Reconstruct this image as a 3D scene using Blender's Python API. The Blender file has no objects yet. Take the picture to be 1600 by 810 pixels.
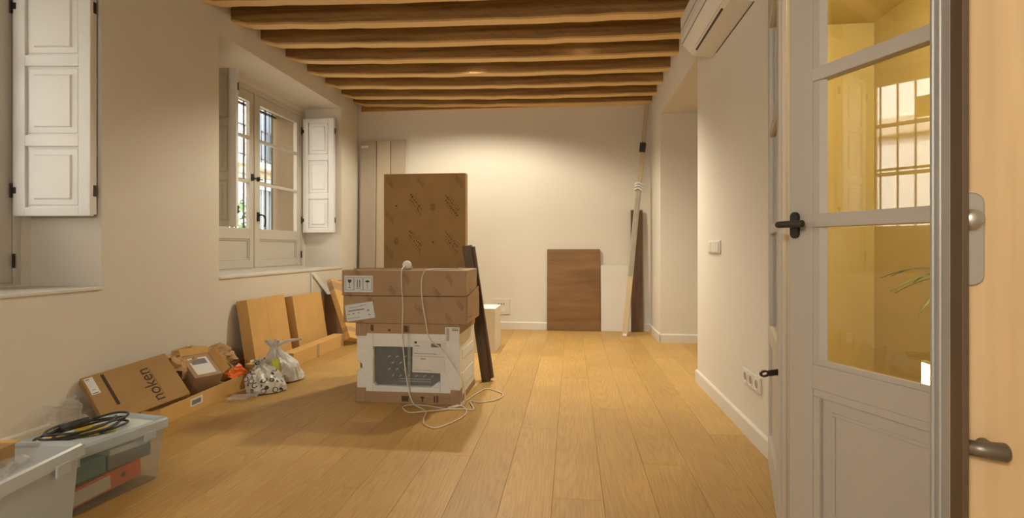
import bpy, math, random
from mathutils import Vector, Matrix, noise
random.seed(7)
R = math.radians
sc = bpy.context.scene
col = sc.collection
# ------------------------------------------------------------------ camera, world, sun, exposure
cam_d = bpy.data.cameras.new('camera'); cam = bpy.data.objects.new('camera', cam_d); col.objects.link(cam)
cam_d.sensor_width = 36.0; cam_d.lens = 36.0 * 840 / 1600; cam_d.shift_y = -17 / 1600
cam_d.clip_start = 0.02
cam.location = (0, 0, 1.1); cam.rotation_euler = (math.pi / 2, 0, math.atan(93 / 840))
sc.camera = cam
w = bpy.data.worlds.new('sky'); sc.world = w; w.use_nodes = True
nt = w.node_tree; bg = nt.nodes['Background']
sky = nt.nodes.new('ShaderNodeTexSky'); sky.sky_type = 'NISHITA'; sky.sun_disc = False
sky.sun_elevation = R(48); sky.sun_rotation = R(80); sky.dust_density = 2.0
nt.links.new(sky.outputs[0], bg.inputs[0]); bg.inputs[1].default_value = 0.5
sun_d = bpy.data.lights.new('sun', 'SUN'); sun_d.energy = 3.4; sun_d.angle = R(0.5); sun_d.color = (1, .95, .86)
sun = bpy.data.objects.new('sun', sun_d); col.objects.link(sun)
sun.rotation_euler = Vector((-0.62, 0.22, -0.75)).to_track_quat('-Z', 'Y').to_euler()
sc.view_settings.view_transform = 'Standard'; sc.view_settings.look = 'None'
sc.view_settings.gamma = 1; sc.view_settings.use_curve_mapping = False
sc.view_settings.exposure = 1.38
BACK_W, MID_W, FRONT_W, YELLOW_W = 92, 118, 42, 24
WARM = (1.0, .92, .75); NEUT = (1.0, .975, .91)

# ------------------------------------------------------------------ materials
def nodes_of(name):
    m = bpy.data.materials.new(name); m.use_nodes = True
    t = m.node_tree; b = t.nodes['Principled BSDF']
    return m, t, b
def N(t, typ, **kw):
    n = t.nodes.new(typ)
    for k, v in kw.items(): setattr(n, k, v)
    return n
def vmul(t, src, sx, sy, sz):
    mp = N(t, 'ShaderNodeMapping'); mp.inputs['Scale'].default_value = (sx, sy, sz)
    t.links.new(src, mp.inputs['Vector']); return mp.outputs[0]
def c4(c): return (c[0], c[1], c[2], 1)
def simple(name, c1, c2=None, scale=6.0, rough=.6, metal=0.0, bump=0.0, bscale=80.0, stretch=(1, 1, 1), spec=.5, coords='Object'):
    m, t, b = nodes_of(name)
    tc = N(t, 'ShaderNodeTexCoord')
    v = vmul(t, tc.outputs[coords], *stretch)
    n = N(t, 'ShaderNodeTexNoise'); n.inputs['Scale'].default_value = scale; n.inputs['Detail'].default_value = 5
    t.links.new(v, n.inputs['Vector'])
    r = N(t, 'ShaderNodeValToRGB')
    r.color_ramp.elements[0].color = c4(c1); r.color_ramp.elements[1].color = c4(c2 or c1)
    r.color_ramp.elements[0].position = .35; r.color_ramp.elements[1].position = .65
    t.links.new(n.outputs[0], r.inputs[0]); t.links.new(r.outputs[0], b.inputs['Base Color'])
    b.inputs['Roughness'].default_value = rough; b.inputs['Metallic'].default_value = metal
    b.inputs['Specular IOR Level'].default_value = spec
    if bump:
        n2 = N(t, 'ShaderNodeTexNoise'); n2.inputs['Scale'].default_value = bscale; n2.inputs['Detail'].default_value = 3
        t.links.new(v, n2.inputs['Vector'])
        bp = N(t, 'ShaderNodeBump'); bp.inputs['Strength'].default_value = bump; bp.inputs['Distance'].default_value = .004
        t.links.new(n2.outputs[0], bp.inputs['Height']); t.links.new(bp.outputs[0], b.inputs['Normal'])
    return m
def glassy(name, tint=(1, 1, 1), rough=0.0, ior=1.5):
    m, t, b = nodes_of(name); t.nodes.remove(b)
    o = t.nodes['Material Output']
    tr = N(t, 'ShaderNodeBsdfTransparent'); tr.inputs[0].default_value = c4(tint)
    gl = N(t, 'ShaderNodeBsdfGlossy'); gl.inputs['Roughness'].default_value = rough
    lw = N(t, 'ShaderNodeLayerWeight'); pw_ = N(t, 'ShaderNodeMath', operation='POWER'); pw_.inputs[1].default_value = 5
    t.links.new(lw.outputs['Facing'], pw_.inputs[0])
    fr = N(t, 'ShaderNodeMath', operation='MULTIPLY_ADD'); r0 = ((ior - 1) / (ior + 1)) ** 2
    fr.inputs[1].default_value = 1 - r0; fr.inputs[2].default_value = r0; t.links.new(pw_.outputs[0], fr.inputs[0])
    mx = N(t, 'ShaderNodeMixShader')
    t.links.new(fr.outputs[0], mx.inputs[0]); t.links.new(tr.outputs[0], mx.inputs[1]); t.links.new(gl.outputs[0], mx.inputs[2])
    t.links.new(mx.outputs[0], o.inputs[0]); return m
def emis(name, c, s):
    m, t, b = nodes_of(name)
    b.inputs['Base Color'].default_value = c4(c); b.inputs['Emission Color'].default_value = c4(c)
    b.inputs['Emission Strength'].default_value = s; return m
def oak_mat():
    m, t, b = nodes_of('oak_floor')
    tc = N(t, 'ShaderNodeTexCoord'); oi = N(t, 'ShaderNodeObjectInfo')
    add = N(t, 'ShaderNodeVectorMath', operation='ADD')
    cmb = N(t, 'ShaderNodeCombineXYZ')
    k1 = N(t, 'ShaderNodeMath', operation='MULTIPLY_ADD'); k1.inputs[1].default_value = .24; k1.inputs[2].default_value = -.12
    t.links.new(oi.outputs['Random'], k1.inputs[0])
    k2 = N(t, 'ShaderNodeMath', operation='MULTIPLY'); k2.inputs[1].default_value = 37.0
    t.links.new(oi.outputs['Random'], k2.inputs[0])
    k3 = N(t, 'ShaderNodeMath', operation='SINE'); t.links.new(k2.outputs[0], k3.inputs[0])
    t.links.new(k1.outputs[0], cmb.inputs[0]); t.links.new(k3.outputs[0], cmb.inputs[1]); t.links.new(k2.outputs[0], cmb.inputs[2])
    t.links.new(tc.outputs['Object'], add.inputs[0]); t.links.new(cmb.outputs[0], add.inputs[1])
    ring = vmul(t, add.outputs[0], 1, .075, 0)
    wv = N(t, 'ShaderNodeTexWave', wave_type='RINGS', rings_direction='Z', wave_profile='SAW')
    wv.inputs['Scale'].default_value = 22; wv.inputs['Distortion'].default_value = 3.0
    wv.inputs['Detail'].default_value = 3; wv.inputs['Detail Scale'].default_value = 3.2
    t.links.new(ring, wv.inputs['Vector'])
    st = vmul(t, add.outputs[0], 40, 1.2, 1)
    nz = N(t, 'ShaderNodeTexNoise'); nz.inputs['Scale'].default_value = 4; nz.inputs['Detail'].default_value = 6
    t.links.new(st, nz.inputs['Vector'])
    lo = N(t, 'ShaderNodeTexNoise'); lo.inputs['Scale'].default_value = 1.6
    t.links.new(add.outputs[0], lo.inputs['Vector'])
    r1 = N(t, 'ShaderNodeValToRGB')
    r1.color_ramp.elements[0].color = (.53, .315, .092, 1); r1.color_ramp.elements[1].color = (.61, .372, .118, 1)
    t.links.new(oi.outputs['Random'], r1.inputs[0])
    m1 = N(t, 'ShaderNodeMix', data_type='RGBA', blend_type='MULTIPLY'); m1.inputs[0].default_value = .28
    t.links.new(r1.outputs[0], m1.inputs[6])
    r2 = N(t, 'ShaderNodeValToRGB'); r2.color_ramp.elements[0].color = (.62, .55, .45, 1); r2.color_ramp.elements[1].color = (1, 1, 1, 1)
    r2.color_ramp.elements[0].position = .02; r2.color_ramp.elements[1].position = .5
    t.links.new(wv.outputs[0], r2.inputs[0]); t.links.new(r2.outputs[0], m1.inputs[7])
    m2 = N(t, 'ShaderNodeMix', data_type='RGBA', blend_type='MULTIPLY'); m2.inputs[0].default_value = .45
    r3 = N(t, 'ShaderNodeValToRGB'); r3.color_ramp.elements[0].color = (.62, .56, .48, 1); r3.color_ramp.elements[1].color = (1, 1, 1, 1)
    r3.color_ramp.elements[0].position = .3; r3.color_ramp.elements[1].position = .6
    t.links.new(nz.outputs[0], r3.inputs[0]); t.links.new(m1.outputs[2], m2.inputs[6]); t.links.new(r3.outputs[0], m2.inputs[7])
    m3 = N(t, 'ShaderNodeMix', data_type='RGBA', blend_type='MULTIPLY'); m3.inputs[0].default_value = .35
    t.links.new(m2.outputs[2], m3.inputs[6]); t.links.new(lo.outputs[0], m3.inputs[7])
    t.links.new(m3.outputs[2], b.inputs['Base Color'])
    b.inputs['Roughness'].default_value = .46; b.inputs['Specular IOR Level'].default_value = .4
    bp = N(t, 'ShaderNodeBump'); bp.inputs['Strength'].default_value = .12; bp.inputs['Distance'].default_value = .002
    t.links.new(nz.outputs[0], bp.inputs['Height']); t.links.new(bp.outputs[0], b.inputs['Normal'])
    return m
def beam_mat():
    m, t, b = nodes_of('hewn_beam')
    tc = N(t, 'ShaderNodeTexCoord')
    st = vmul(t, tc.outputs['Object'], 1.0, 22, 22)
    nz = N(t, 'ShaderNodeTexNoise'); nz.inputs['Scale'].default_value = 1.6; nz.inputs['Detail'].default_value = 7
    t.links.new(st, nz.inputs['Vector'])
    r = N(t, 'ShaderNodeValToRGB')
    r.color_ramp.elements[0].color = (.34, .18, .045, 1); r.color_ramp.elements[1].color = (.64, .40, .14, 1)
    r.color_ramp.elements[0].position = .3; r.color_ramp.elements[1].position = .7
    t.links.new(nz.outputs[0], r.inputs[0])
    wv = N(t, 'ShaderNodeTexWave', wave_type='BANDS', bands_direction='DIAGONAL', wave_profile='SAW')
    wv.inputs['Scale'].default_value = 1.9; wv.inputs['Distortion'].default_value = 2.5
    t.links.new(vmul(t, tc.outputs['Object'], 1.6, 0, 3.2), wv.inputs['Vector'])
    r2 = N(t, 'ShaderNodeValToRGB'); r2.color_ramp.elements[0].color = (.45, .4, .35, 1); r2.color_ramp.elements[1].color = (1, 1, 1, 1)
    r2.color_ramp.elements[0].position = 0; r2.color_ramp.elements[1].position = .1
    t.links.new(wv.outputs[0], r2.inputs[0])
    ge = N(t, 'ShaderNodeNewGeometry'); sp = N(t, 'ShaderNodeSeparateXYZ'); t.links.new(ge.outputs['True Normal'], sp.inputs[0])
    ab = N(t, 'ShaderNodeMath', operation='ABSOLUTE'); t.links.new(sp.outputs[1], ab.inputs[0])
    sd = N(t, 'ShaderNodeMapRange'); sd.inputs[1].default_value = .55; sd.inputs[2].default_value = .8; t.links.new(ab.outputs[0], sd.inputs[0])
    # floor bounce painted into paler undersides, shade into the darker hewn sides
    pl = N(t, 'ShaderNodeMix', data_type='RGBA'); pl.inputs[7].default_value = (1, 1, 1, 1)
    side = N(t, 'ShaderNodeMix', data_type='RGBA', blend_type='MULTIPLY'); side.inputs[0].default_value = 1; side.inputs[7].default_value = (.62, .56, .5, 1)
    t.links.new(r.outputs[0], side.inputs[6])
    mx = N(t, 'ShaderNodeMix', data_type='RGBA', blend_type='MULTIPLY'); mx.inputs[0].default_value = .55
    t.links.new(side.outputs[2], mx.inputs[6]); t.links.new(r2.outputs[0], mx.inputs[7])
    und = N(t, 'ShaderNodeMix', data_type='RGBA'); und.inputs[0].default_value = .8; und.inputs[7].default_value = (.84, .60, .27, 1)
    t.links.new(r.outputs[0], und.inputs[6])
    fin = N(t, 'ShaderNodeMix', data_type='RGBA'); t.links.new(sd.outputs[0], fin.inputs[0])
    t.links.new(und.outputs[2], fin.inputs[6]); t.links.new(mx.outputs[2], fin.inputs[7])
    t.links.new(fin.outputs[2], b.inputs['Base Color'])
    t.nodes.remove(pl)
    b.inputs['Roughness'].default_value = .55
    bp = N(t, 'ShaderNodeBump'); bp.inputs['Strength'].default_value = .5; bp.inputs['Distance'].default_value = .006
    t.links.new(nz.outputs[0], bp.inputs['Height']); t.links.new(bp.outputs[0], b.inputs['Normal'])
    return m
def printed_bag():
    m, t, b = nodes_of('printed_plastic')
    tc = N(t, 'ShaderNodeTexCoord')
    vo = N(t, 'ShaderNodeTexVoronoi'); vo.inputs['Scale'].default_value = 21; vo.inputs['Randomness'].default_value = .7
    t.links.new(tc.outputs['Object'], vo.inputs['Vector'])
    r = N(t, 'ShaderNodeValToRGB'); e = r.color_ramp.elements
    W = (.62, .60, .54, 1); D = (.06, .045, .035, 1)
    e[0].position = 0; e[0].color = W; e[1].position = .30; e[1].color = W
    for p, c in ((.32, D), (.44, D), (.46, W)):
        x = e.new(p); x.color = c
    n = N(t, 'ShaderNodeTexNoise'); n.inputs['Scale'].default_value = 9
    t.links.new(tc.outputs['Object'], n.inputs['Vector'])
    r2 = N(t, 'ShaderNodeValToRGB'); r2.color_ramp.elements[0].position = .42; r2.color_ramp.elements[1].position = .45
    t.links.new(n.outputs[0], r2.inputs[0])
    mx = N(t, 'ShaderNodeMix', data_type='RGBA'); mx.inputs[6].default_value = W
    t.links.new(vo.outputs['Distance'], r.inputs[0]); t.links.new(r2.outputs[0], mx.inputs[0]); t.links.new(r.outputs[0], mx.inputs[7])
    t.links.new(mx.outputs[2], b.inputs['Base Color']); b.inputs['Roughness'].default_value = .35
    return m
def frosted(name, c, alpha):
    m, t, b = nodes_of(name); o = t.nodes['Material Output']
    b.inputs['Base Color'].default_value = c4(c); b.inputs['Roughness'].default_value = .3
    tr = N(t, 'ShaderNodeBsdfTransparent'); mx = N(t, 'ShaderNodeMixShader')
    tr.inputs[0].default_value = (.97, .97, .96, 1)
    tl = N(t, 'ShaderNodeBsdfTranslucent'); tl.inputs[0].default_value = c4(c)
    m0 = N(t, 'ShaderNodeMixShader'); m0.inputs[0].default_value = .35
    t.links.new(b.outputs[0], m0.inputs[1]); t.links.new(tl.outputs[0], m0.inputs[2])
    mx.inputs[0].default_value = alpha
    t.links.new(tr.outputs[0], mx.inputs[1]); t.links.new(m0.outputs[0], mx.inputs[2]); t.links.new(mx.outputs[0], o.inputs[0])
    return m

M = {}
M['wall'] = simple('wall_plaster', (.655, .605, .515), (.675, .625, .535), 1.3, .85, bump=.05, bscale=40, spec=.2)
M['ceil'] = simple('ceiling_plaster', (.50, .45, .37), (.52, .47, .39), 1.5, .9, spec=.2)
M['trim'] = simple('white_paint', (.64, .60, .52), (.66, .62, .54), 2, .45)
M['door'] = simple('greige_paint', (.48, .435, .365), (.495, .45, .38), 2, .5)
M['sash'] = simple('cream_paint', (.52, .475, .40), (.54, .495, .42), 2, .42)
M['shutter'] = simple('shutter_white', (.72, .70, .66), (.74, .72, .68), 2, .4)
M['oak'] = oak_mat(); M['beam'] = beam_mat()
M['sub'] = simple('joint_dark', (.12, .075, .035), rough=.9)
M['yellow'] = simple('yellow_wall', (.60, .50, .25), (.63, .53, .27), 1.2, .8, bump=.06, bscale=30, spec=.2)
M['ochre'] = simple('ochre_render', (.25, .17, .085), (.28, .19, .10), 3, .9, bump=.2, bscale=60, spec=.1)
M['glass'] = glassy('clear_glass', (.97, .98, .96))
M['doorglass'] = glassy('door_glass', (.95, .95, .90), ior=2.0)
M['black'] = simple('black_iron', (.018, .016, .014), (.03, .027, .024), 30, .45, .3)
M['iron'] = simple('grille_iron', (.035, .032, .03), (.06, .055, .05), 20, .6, .4)
M['kraft'] = simple('kraft_board', (.60, .36, .125), (.64, .39, .14), 5, .75, bump=.08, bscale=260, stretch=(1, 1, 1), spec=.25)
M['kraft2'] = simple('brown_board', (.35, .21, .08), (.39, .235, .095), 5, .75, bump=.08, bscale=260, spec=.25)
M['kraft3'] = simple('grey_board', (.34, .225, .125), (.38, .25, .145), 5, .75, bump=.08, bscale=260, spec=.25)
M['kraftdk'] = simple('dark_board', (.15, .075, .028), (.18, .09, .034), 4, .7)
M['tape'] = simple('parcel_tape', (.42, .27, .13), (.45, .29, .15), 10, .25)
M['ink'] = simple('print_ink', (.045, .026, .014), rough=.7)
M['inkfaint'] = simple('print_ink_faint', (.075, .038, .014), (.11, .06, .024), 40, .7)
M['paper'] = simple('label_paper', (.60, .62, .62), (.64, .66, .66), 8, .6)
M['paperw'] = simple('white_paper', (.66, .65, .62), (.70, .69, .66), 8, .6)
M['grey'] = simple('print_grey', (.18, .18, .18), rough=.7)
M['foam'] = simple('styrofoam', (.70, .70, .67), (.76, .76, .73), 60, .8, bump=.1, bscale=300)
M['steel'] = simple('grey_tray', (.15, .16, .155), (.19, .20, .195), 4, .35, .1)
M['steellt'] = simple('dimple_steel', (.45, .46, .45), rough=.3, metal=.1)
M['film'] = frosted('clear_film', (.8, .79, .76), .22)
M['walnut'] = simple('walnut_veneer', (.15, .072, .02), (.235, .12, .038), 2.0, .42, stretch=(.6, 1, 5))
M['walnutdk'] = simple('dark_walnut', (.075, .036, .016), (.13, .065, .028), 2, .45, stretch=(14, 1, 1.2))
M['plankdk'] = simple('dark_plank', (.06, .032, .012), (.12, .065, .026), 2.5, .5, stretch=(14, 14, 1))
M['beige'] = simple('beige_laminate', (.50, .41, .29), (.52, .43, .305), 2, .5)
M['beige2'] = simple('sand_laminate', (.44, .36, .255), (.46, .375, .265), 2, .5)
M['beige3'] = simple('stone_laminate', (.40, .34, .26), (.42, .355, .275), 2, .5)
M['whitepan'] = simple('white_panel', (.66, .62, .55), (.68, .64, .57), 2, .5)
M['whitebox'] = simple('white_carton', (.74, .69, .58), (.76, .71, .60), 3, .6)
M['plastic'] = simple('white_plastic', (.70, .665, .60), (.72, .685, .62), 3, .35)
M['acplastic'] = simple('unit_plastic', (.68, .645, .58), (.70, .665, .60), 3, .4)
M['alu'] = simple('aluminium', (.27, .245, .20), (.31, .28, .23), 20, .45, .2)
M['pine'] = simple('pine_batten', (.45, .35, .21), (.50, .39, .24), 3, .6, stretch=(20, 20, 1))
M['cable'] = simple('white_cable', (.66, .60, .50), rough=.45)
M['rubber'] = simple('black_rubber', (.02, .022, .022), (.04, .044, .042), 30, .5)
M['bin'] = frosted('bin_plastic', (.56, .64, .70), .32)
M['binlid'] = frosted('bin_lid_plastic', (.58, .66, .70), .80)
M['binlid1'] = frosted('bin_lid_plastic_white', (.62, .66, .69), .93)
M['bin1'] = frosted('bin_plastic_white', (.58, .62, .66), .88)
M['teal'] = simple('teal_folder', (.05, .19, .24), (.06, .22, .27), 4, .5)
M['orange'] = simple('orange_binder', (.72, .13, .035), (.76, .15, .04), 4, .5)
M['vivid'] = simple('orange_plastic', (.85, .16, .02), (.9, .2, .03), 4, .4)
M['yell'] = simple('yellow_sheet', (.85, .52, .02), (.88, .56, .03), 4, .5)
M['sheet'] = simple('pale_sheet', (.62, .68, .66), (.64, .70, .68), 3, .35)
M['lime'] = simple('lime_packet', (.55, .58, .06), (.60, .62, .08), 6, .4)
M['bagw'] = simple('white_bag', (.66, .64, .58), (.72, .70, .64), 8, .4)
M['bagp'] = printed_bag()
M['craft'] = simple('packing_paper', (.44, .27, .12), (.50, .31, .145), 6, .8, bump=.1, bscale=60)
M['beech'] = simple('beech_veneer', (.58, .385, .19), (.66, .45, .235), 2.2, .42, stretch=(16, 16, .8))
M['brownedge'] = simple('bronze_steel', (.085, .05, .02), (.10, .058, .024), 4, .6)
M['greyedge'] = simple('grey_steel', (.36, .345, .31), (.39, .375, .34), 4, .45, .3)
M['nickel'] = simple('satin_nickel', (.55, .52, .46), (.58, .55, .49), 20, .32, .85)
M['bronze'] = simple('aged_bronze', (.16, .13, .09), (.20, .165, .12), 30, .4, .6)
M['leaf'] = simple('palm_leaf', (.06, .16, .03), (.10, .24, .05), 8, .45)
M['leaf2'] = simple('street_foliage', (.05, .12, .03), (.14, .24, .06), 8, .6)
M['terra'] = simple('terracotta', (.30, .13, .07), (.34, .15, .08), 8, .8)
M['facade'] = simple('facade_render', (.78, .74, .66), (.82, .78, .70), .7, .9, spec=.1)
M['stone'] = simple('facade_stone', (.58, .49, .36), (.62, .53, .39), 2, .9, spec=.1)
M['winglass'] = simple('far_glass', (.03, .035, .04), (.06, .07, .08), 1, .12)
M['asphalt'] = simple('street_paving', (.22, .20, .18), (.28, .26, .23), 3, .9)
M['lampglow'] = emis('lamp_diffuser', (1.0, .80, .50), 9)
M['bulbglow'] = emis('spot_lens', (1.0, .75, .45), 12)
M['bulb'] = simple('opal_bulb', (.74, .72, .67), rough=.25)
M['stick'] = frosted('yellow_sticker', (.85, .72, .12), .9)
M['socketgrey'] = simple('socket_grey', (.30, .28, .24), rough=.6)
M['fill'] = simple('dark_scrap', (.10, .06, .03), (.16, .10, .05), 20, .8)

# ------------------------------------------------------------------ mesh helpers
I4 = Matrix.Identity(4)
class MB:
    def __init__(s): s.v = []; s.f = []; s.m = []
    def add(s, vs, fs, X=None, mi=0):
        o = len(s.v)
        s.v += [tuple(X @ Vector(p)) if X is not None else tuple(p) for p in vs]
        s.f += [tuple(i + o for i in f) for f in fs]; s.m += [mi] * len(fs); return s
    def box(s, a, b, X=None, mi=0):
        x0, y0, z0 = a; x1, y1, z1 = b
        vs = [(x0, y0, z0), (x1, y0, z0), (x1, y1, z0), (x0, y1, z0), (x0, y0, z1), (x1, y0, z1), (x1, y1, z1), (x0, y1, z1)]
        return s.add(vs, [(3, 2, 1, 0), (4, 5, 6, 7), (0, 1, 5, 4), (1, 2, 6, 5), (2, 3, 7, 6), (3, 0, 4, 7)], X, mi)
    def prism(s, poly, h0, h1, axis='y', X=None, mi=0):
        """poly: list of 2-D points; extruded along axis from h0 to h1"""
        def P(p, h):
            return {'y': (p[0], h, p[1]), 'z': (p[0], p[1], h), 'x': (h, p[0], p[1])}[axis]
        n = len(poly)
        vs = [P(p, h0) for p in poly] + [P(p, h1) for p in poly]
        fs = [tuple(range(n)), tuple(range(2 * n - 1, n - 1, -1))]
        fs += [((i + 1) % n, i, n + i, n + (i + 1) % n) for i in range(n)]
        return s.add(vs, fs, X, mi)
    def tube(s, pts, r, k=8, X=None, caps=True, mi=0):
        pts = [Vector(p) for p in pts]; n = len(pts)
        rr = r if isinstance(r, (list, tuple)) else [r] * n
        vs = []; fs = []; up = None
        for i, p in enumerate(pts):
            d = (pts[min(i + 1, n - 1)] - pts[max(i - 1, 0)])
            d = d.normalized() if d.length > 1e-9 else Vector((0, 0, 1))
            if up is None:
                up = Vector((0, 0, 1)) if abs(d.z) < .9 else Vector((1, 0, 0))
            a = d.cross(up)
            if a.length < 1e-6: a = d.orthogonal()
            a.normalize(); b = a.cross(d).normalized(); up = b
            for j in range(k):
                t = 2 * math.pi * j / k
                vs.append(tuple(p + rr[i] * (a * math.cos(t) + b * math.sin(t))))
        for i in range(n - 1):
            for j in range(k):
                fs.append((i * k + j, i * k + (j + 1) % k, (i + 1) * k + (j + 1) % k, (i + 1) * k + j))
        if caps: fs += [tuple(range(k - 1, -1, -1)), tuple(range((n - 1) * k, n * k))]
        return s.add(vs, fs, X, mi)
    def lathe(s, prof, k=20, X=None, mi=0):
        vs = []; fs = []
        for r, z in prof:
            for j in range(k):
                t = 2 * math.pi * j / k; vs.append((r * math.cos(t), r * math.sin(t), z))
        n = len(prof)
        for i in range(n - 1):
            for j in range(k):
                fs.append((i * k + j, i * k + (j + 1) % k, (i + 1) * k + (j + 1) % k, (i + 1) * k + j))
        fs += [tuple(range(k - 1, -1, -1)), tuple(range((n - 1) * k, n * k))]
        return s.add(vs, fs, X, mi)
    def frame(s, x0, x1, z0, z1, hx0, hx1, hz0, hz1, y0, y1, X=None, mi=0):
        """rectangular plate with a rectangular hole"""
        s.box((x0, y0, z0), (hx0, y1, z1), X, mi); s.box((hx1, y0, z0), (x1, y1, z1), X, mi)
        s.box((hx0, y0, z0), (hx1, y1, hz0), X, mi); s.box((hx0, y0, hz1), (hx1, y1, z1), X, mi); return s
    def mesh(s, name, mats, smooth=False):
        me = bpy.data.meshes.new(name); me.from_pydata(s.v, [], s.f)
        for m in (mats if isinstance(mats, (list, tuple)) else [mats]): me.materials.append(M[m])
        me.polygons.foreach_set('material_index', s.m)
        if smooth: me.polygons.foreach_set('use_smooth', [True] * len(s.f))
        me.update(); return me
    def build(s, name, mats, parent=None, smooth=False, bevel=0, seg=2, loc=None, X=None):
        o = bpy.data.objects.new(name, s.mesh(name, mats, smooth)); col.objects.link(o)
        if parent is not None: o.parent = parent
        if loc is not None: o.location = loc
        if X is not None: o.matrix_local = X
        if bevel:
            b = o.modifiers.new('bevel', 'BEVEL'); b.width = bevel; b.segments = seg; b.limit_method = 'ANGLE'; b.angle_limit = R(40)
        return o
def B(a, b): return MB().box(a, b)
def tag(o, label, cat, group=None):
    o['label'] = label; o['category'] = cat
    if group: o['group'] = group
    return o
def thing(name, label, cat, loc=(0, 0, 0), rz=0, group=None, X=None):
    o = bpy.data.objects.new(name, None); o.empty_display_size = .1; col.objects.link(o)
    if X is not None: o.matrix_world = X
    else: o.location = loc; o.rotation_euler = (0, 0, rz)
    return tag(o, label, cat, group)
def struct(o): o['kind'] = 'structure'; return o
def sroot(name, loc=(0, 0, 0), rz=0):
    o = bpy.data.objects.new(name, None); o.empty_display_size = .1; o.location = loc; o.rotation_euler = (0, 0, rz); col.objects.link(o)
    return struct(o)
def basis(o, x, y, z):
    m = Matrix((x, y, z)).transposed().to_4x4(); m.translation = Vector(o); return m
def leanX(base, n, lean, th):
    """front-bottom centre at base (x,y); n = outward direction; leans back by angle lean"""
    n = Vector((n[0], n[1], 0)).normalized(); up = Vector((0, 0, 1)); c, s = math.cos(lean), math.sin(lean)
    z = c * up - s * n; y = -c * n - s * up; x = y.cross(z)
    return basis((base[0], base[1], th * s + .0005 + (base[2] if len(base) > 2 else 0)), x, y, z)
def spline(pts, k=6, closed=False):
    P = [Vector(p) for p in pts]; out = []
    n = len(P)
    for i in range(n - 1):
        a, b, c, d = P[max(i - 1, 0)], P[i], P[i + 1], P[min(i + 2, n - 1)]
        for j in range(k):
            t = j / k
            out.append(.5 * ((2 * b) + (c - a) * t + (2 * a - 5 * b + 4 * c - d) * t * t + (3 * b - a - 3 * c + d) * t ** 3))
    out.append(P[-1]); return out
def text_part(txt, size, X, mat, parent, name='lettering', depth=.0004):
    cu = bpy.data.curves.new(name, 'FONT'); cu.body = txt; cu.size = size; cu.extrude = depth; cu.align_x = 'CENTER'; cu.align_y = 'CENTER'
    tmp = bpy.data.objects.new('tmp', cu); col.objects.link(tmp)
    bpy.context.view_layer.update()
    me = bpy.data.meshes.new_from_object(tmp.evaluated_get(bpy.context.evaluated_depsgraph_get()))
    bpy.data.objects.remove(tmp); bpy.data.curves.remove(cu)
    me.materials.clear(); me.materials.append(M[mat])
    o = bpy.data.objects.new(name, me); col.objects.link(o); o.parent = parent; o.matrix_local = X
    return o
def dup(src, parent=None):
    c = src.copy(); col.objects.link(c); c.parent = parent
    for ch in src.children: dup(ch, c)
    return c

# ------------------------------------------------------------------ room shell
XL, XR, YB, YN = -2.97, 1.03, 7.26, -1.6
ZC = 3.26
SILL, HEAD = .835, 2.92
WIN = {1: (.62, 3.11, .93, 3.05), 2: (4.255, 6.70, 4.54, 6.66)}
# floor slab and planks
floor = struct(B((-3.0, YN, -.12), (2.6, YB + .05, -.014)).build('floor', 'sub'))
pw, gap = .222, .0009
cache = {}
def plank(x0, x1, y0, y1):
    key = (round(x1 - x0, 3), round(y1 - y0, 3))
    if key not in cache:
        hx, hy = (x1 - x0) / 2 - gap / 2, (y1 - y0) / 2 - gap / 2; c = .0007
        mb = MB()
        vs = [(-hx, -hy, -.014), (hx, -hy, -.014), (hx, hy, -.014), (-hx, hy, -.014),
              (-hx, -hy, -c), (hx, -hy, -c), (hx, hy, -c), (-hx, hy, -c),
              (-hx + c, -hy + c, 0), (hx - c, -hy + c, 0), (hx - c, hy - c, 0), (-hx + c, hy - c, 0)]
        fs = [(8, 9, 10, 11)] + [(i, (i + 1) % 4, 4 + (i + 1) % 4, 4 + i) for i in range(4)] + [(4 + i, 4 + (i + 1) % 4, 8 + (i + 1) % 4, 8 + i) for i in range(4)]
        cache[key] = mb.add(vs, fs).mesh('plank', 'oak')
    o = bpy.data.objects.new('plank', cache[key]); col.objects.link(o); o.parent = floor
    o.location = ((x0 + x1) / 2, (y0 + y1) / 2, 0)
nc = 0; x = XL
while x < 2.55:
    x1 = min(x + pw, 2.58)
    ys = YN if x < XR else (YN if x < 2.4 else 4.4)
    y = ys - ((nc * 7) % 5) * .43
    while y < YB:
        a, b_ = max(y, ys), min(y + 2.2, YB)
        if b_ - a > .05: plank(x, x1, a, b_)
        y += 2.2
    x = x1; nc += 1
# left wall: room-side layer and outer masonry with the two window openings
def pierced(x0, x1, y0, y1, z0, z1, holes):
    mb = MB(); y = y0
    for (a, b, c, d) in holes:
        mb.box((x0, y, z0), (x1, a, z1)); mb.box((x0, a, z0), (x1, b, c)); mb.box((x0, a, d), (x1, b, z1)); y = b
    mb.box((x0, y, z0), (x1, y1, z1)); return mb
XF = -3.47
wl = struct(pierced(XF, XL, YN - .1, YB + .1, -.12, 3.5, [(WIN[k][0], WIN[k][1], SILL, HEAD) for k in (1, 2)]).build('wall_left', 'wall'))
struct(pierced(XF - .02, XF, YN - .1, YB + .1, -.12, 3.5, [(WIN[k][2], WIN[k][3], SILL + .03, 2.86) for k in (1, 2)]).build('wall_lining', 'wall'))
pierced(-3.92, XF - .02, YN - .1, YB + .5, -1.2, 4.4, [(WIN[k][2], WIN[k][3], SILL + .03, 2.86) for k in (1, 2)]).build('outer_masonry', 'ochre', wl)
struct(B((-3.0, YB, -.12), (2.6, YB + .15, 3.5)).build('wall_back', 'wall'))
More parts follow.
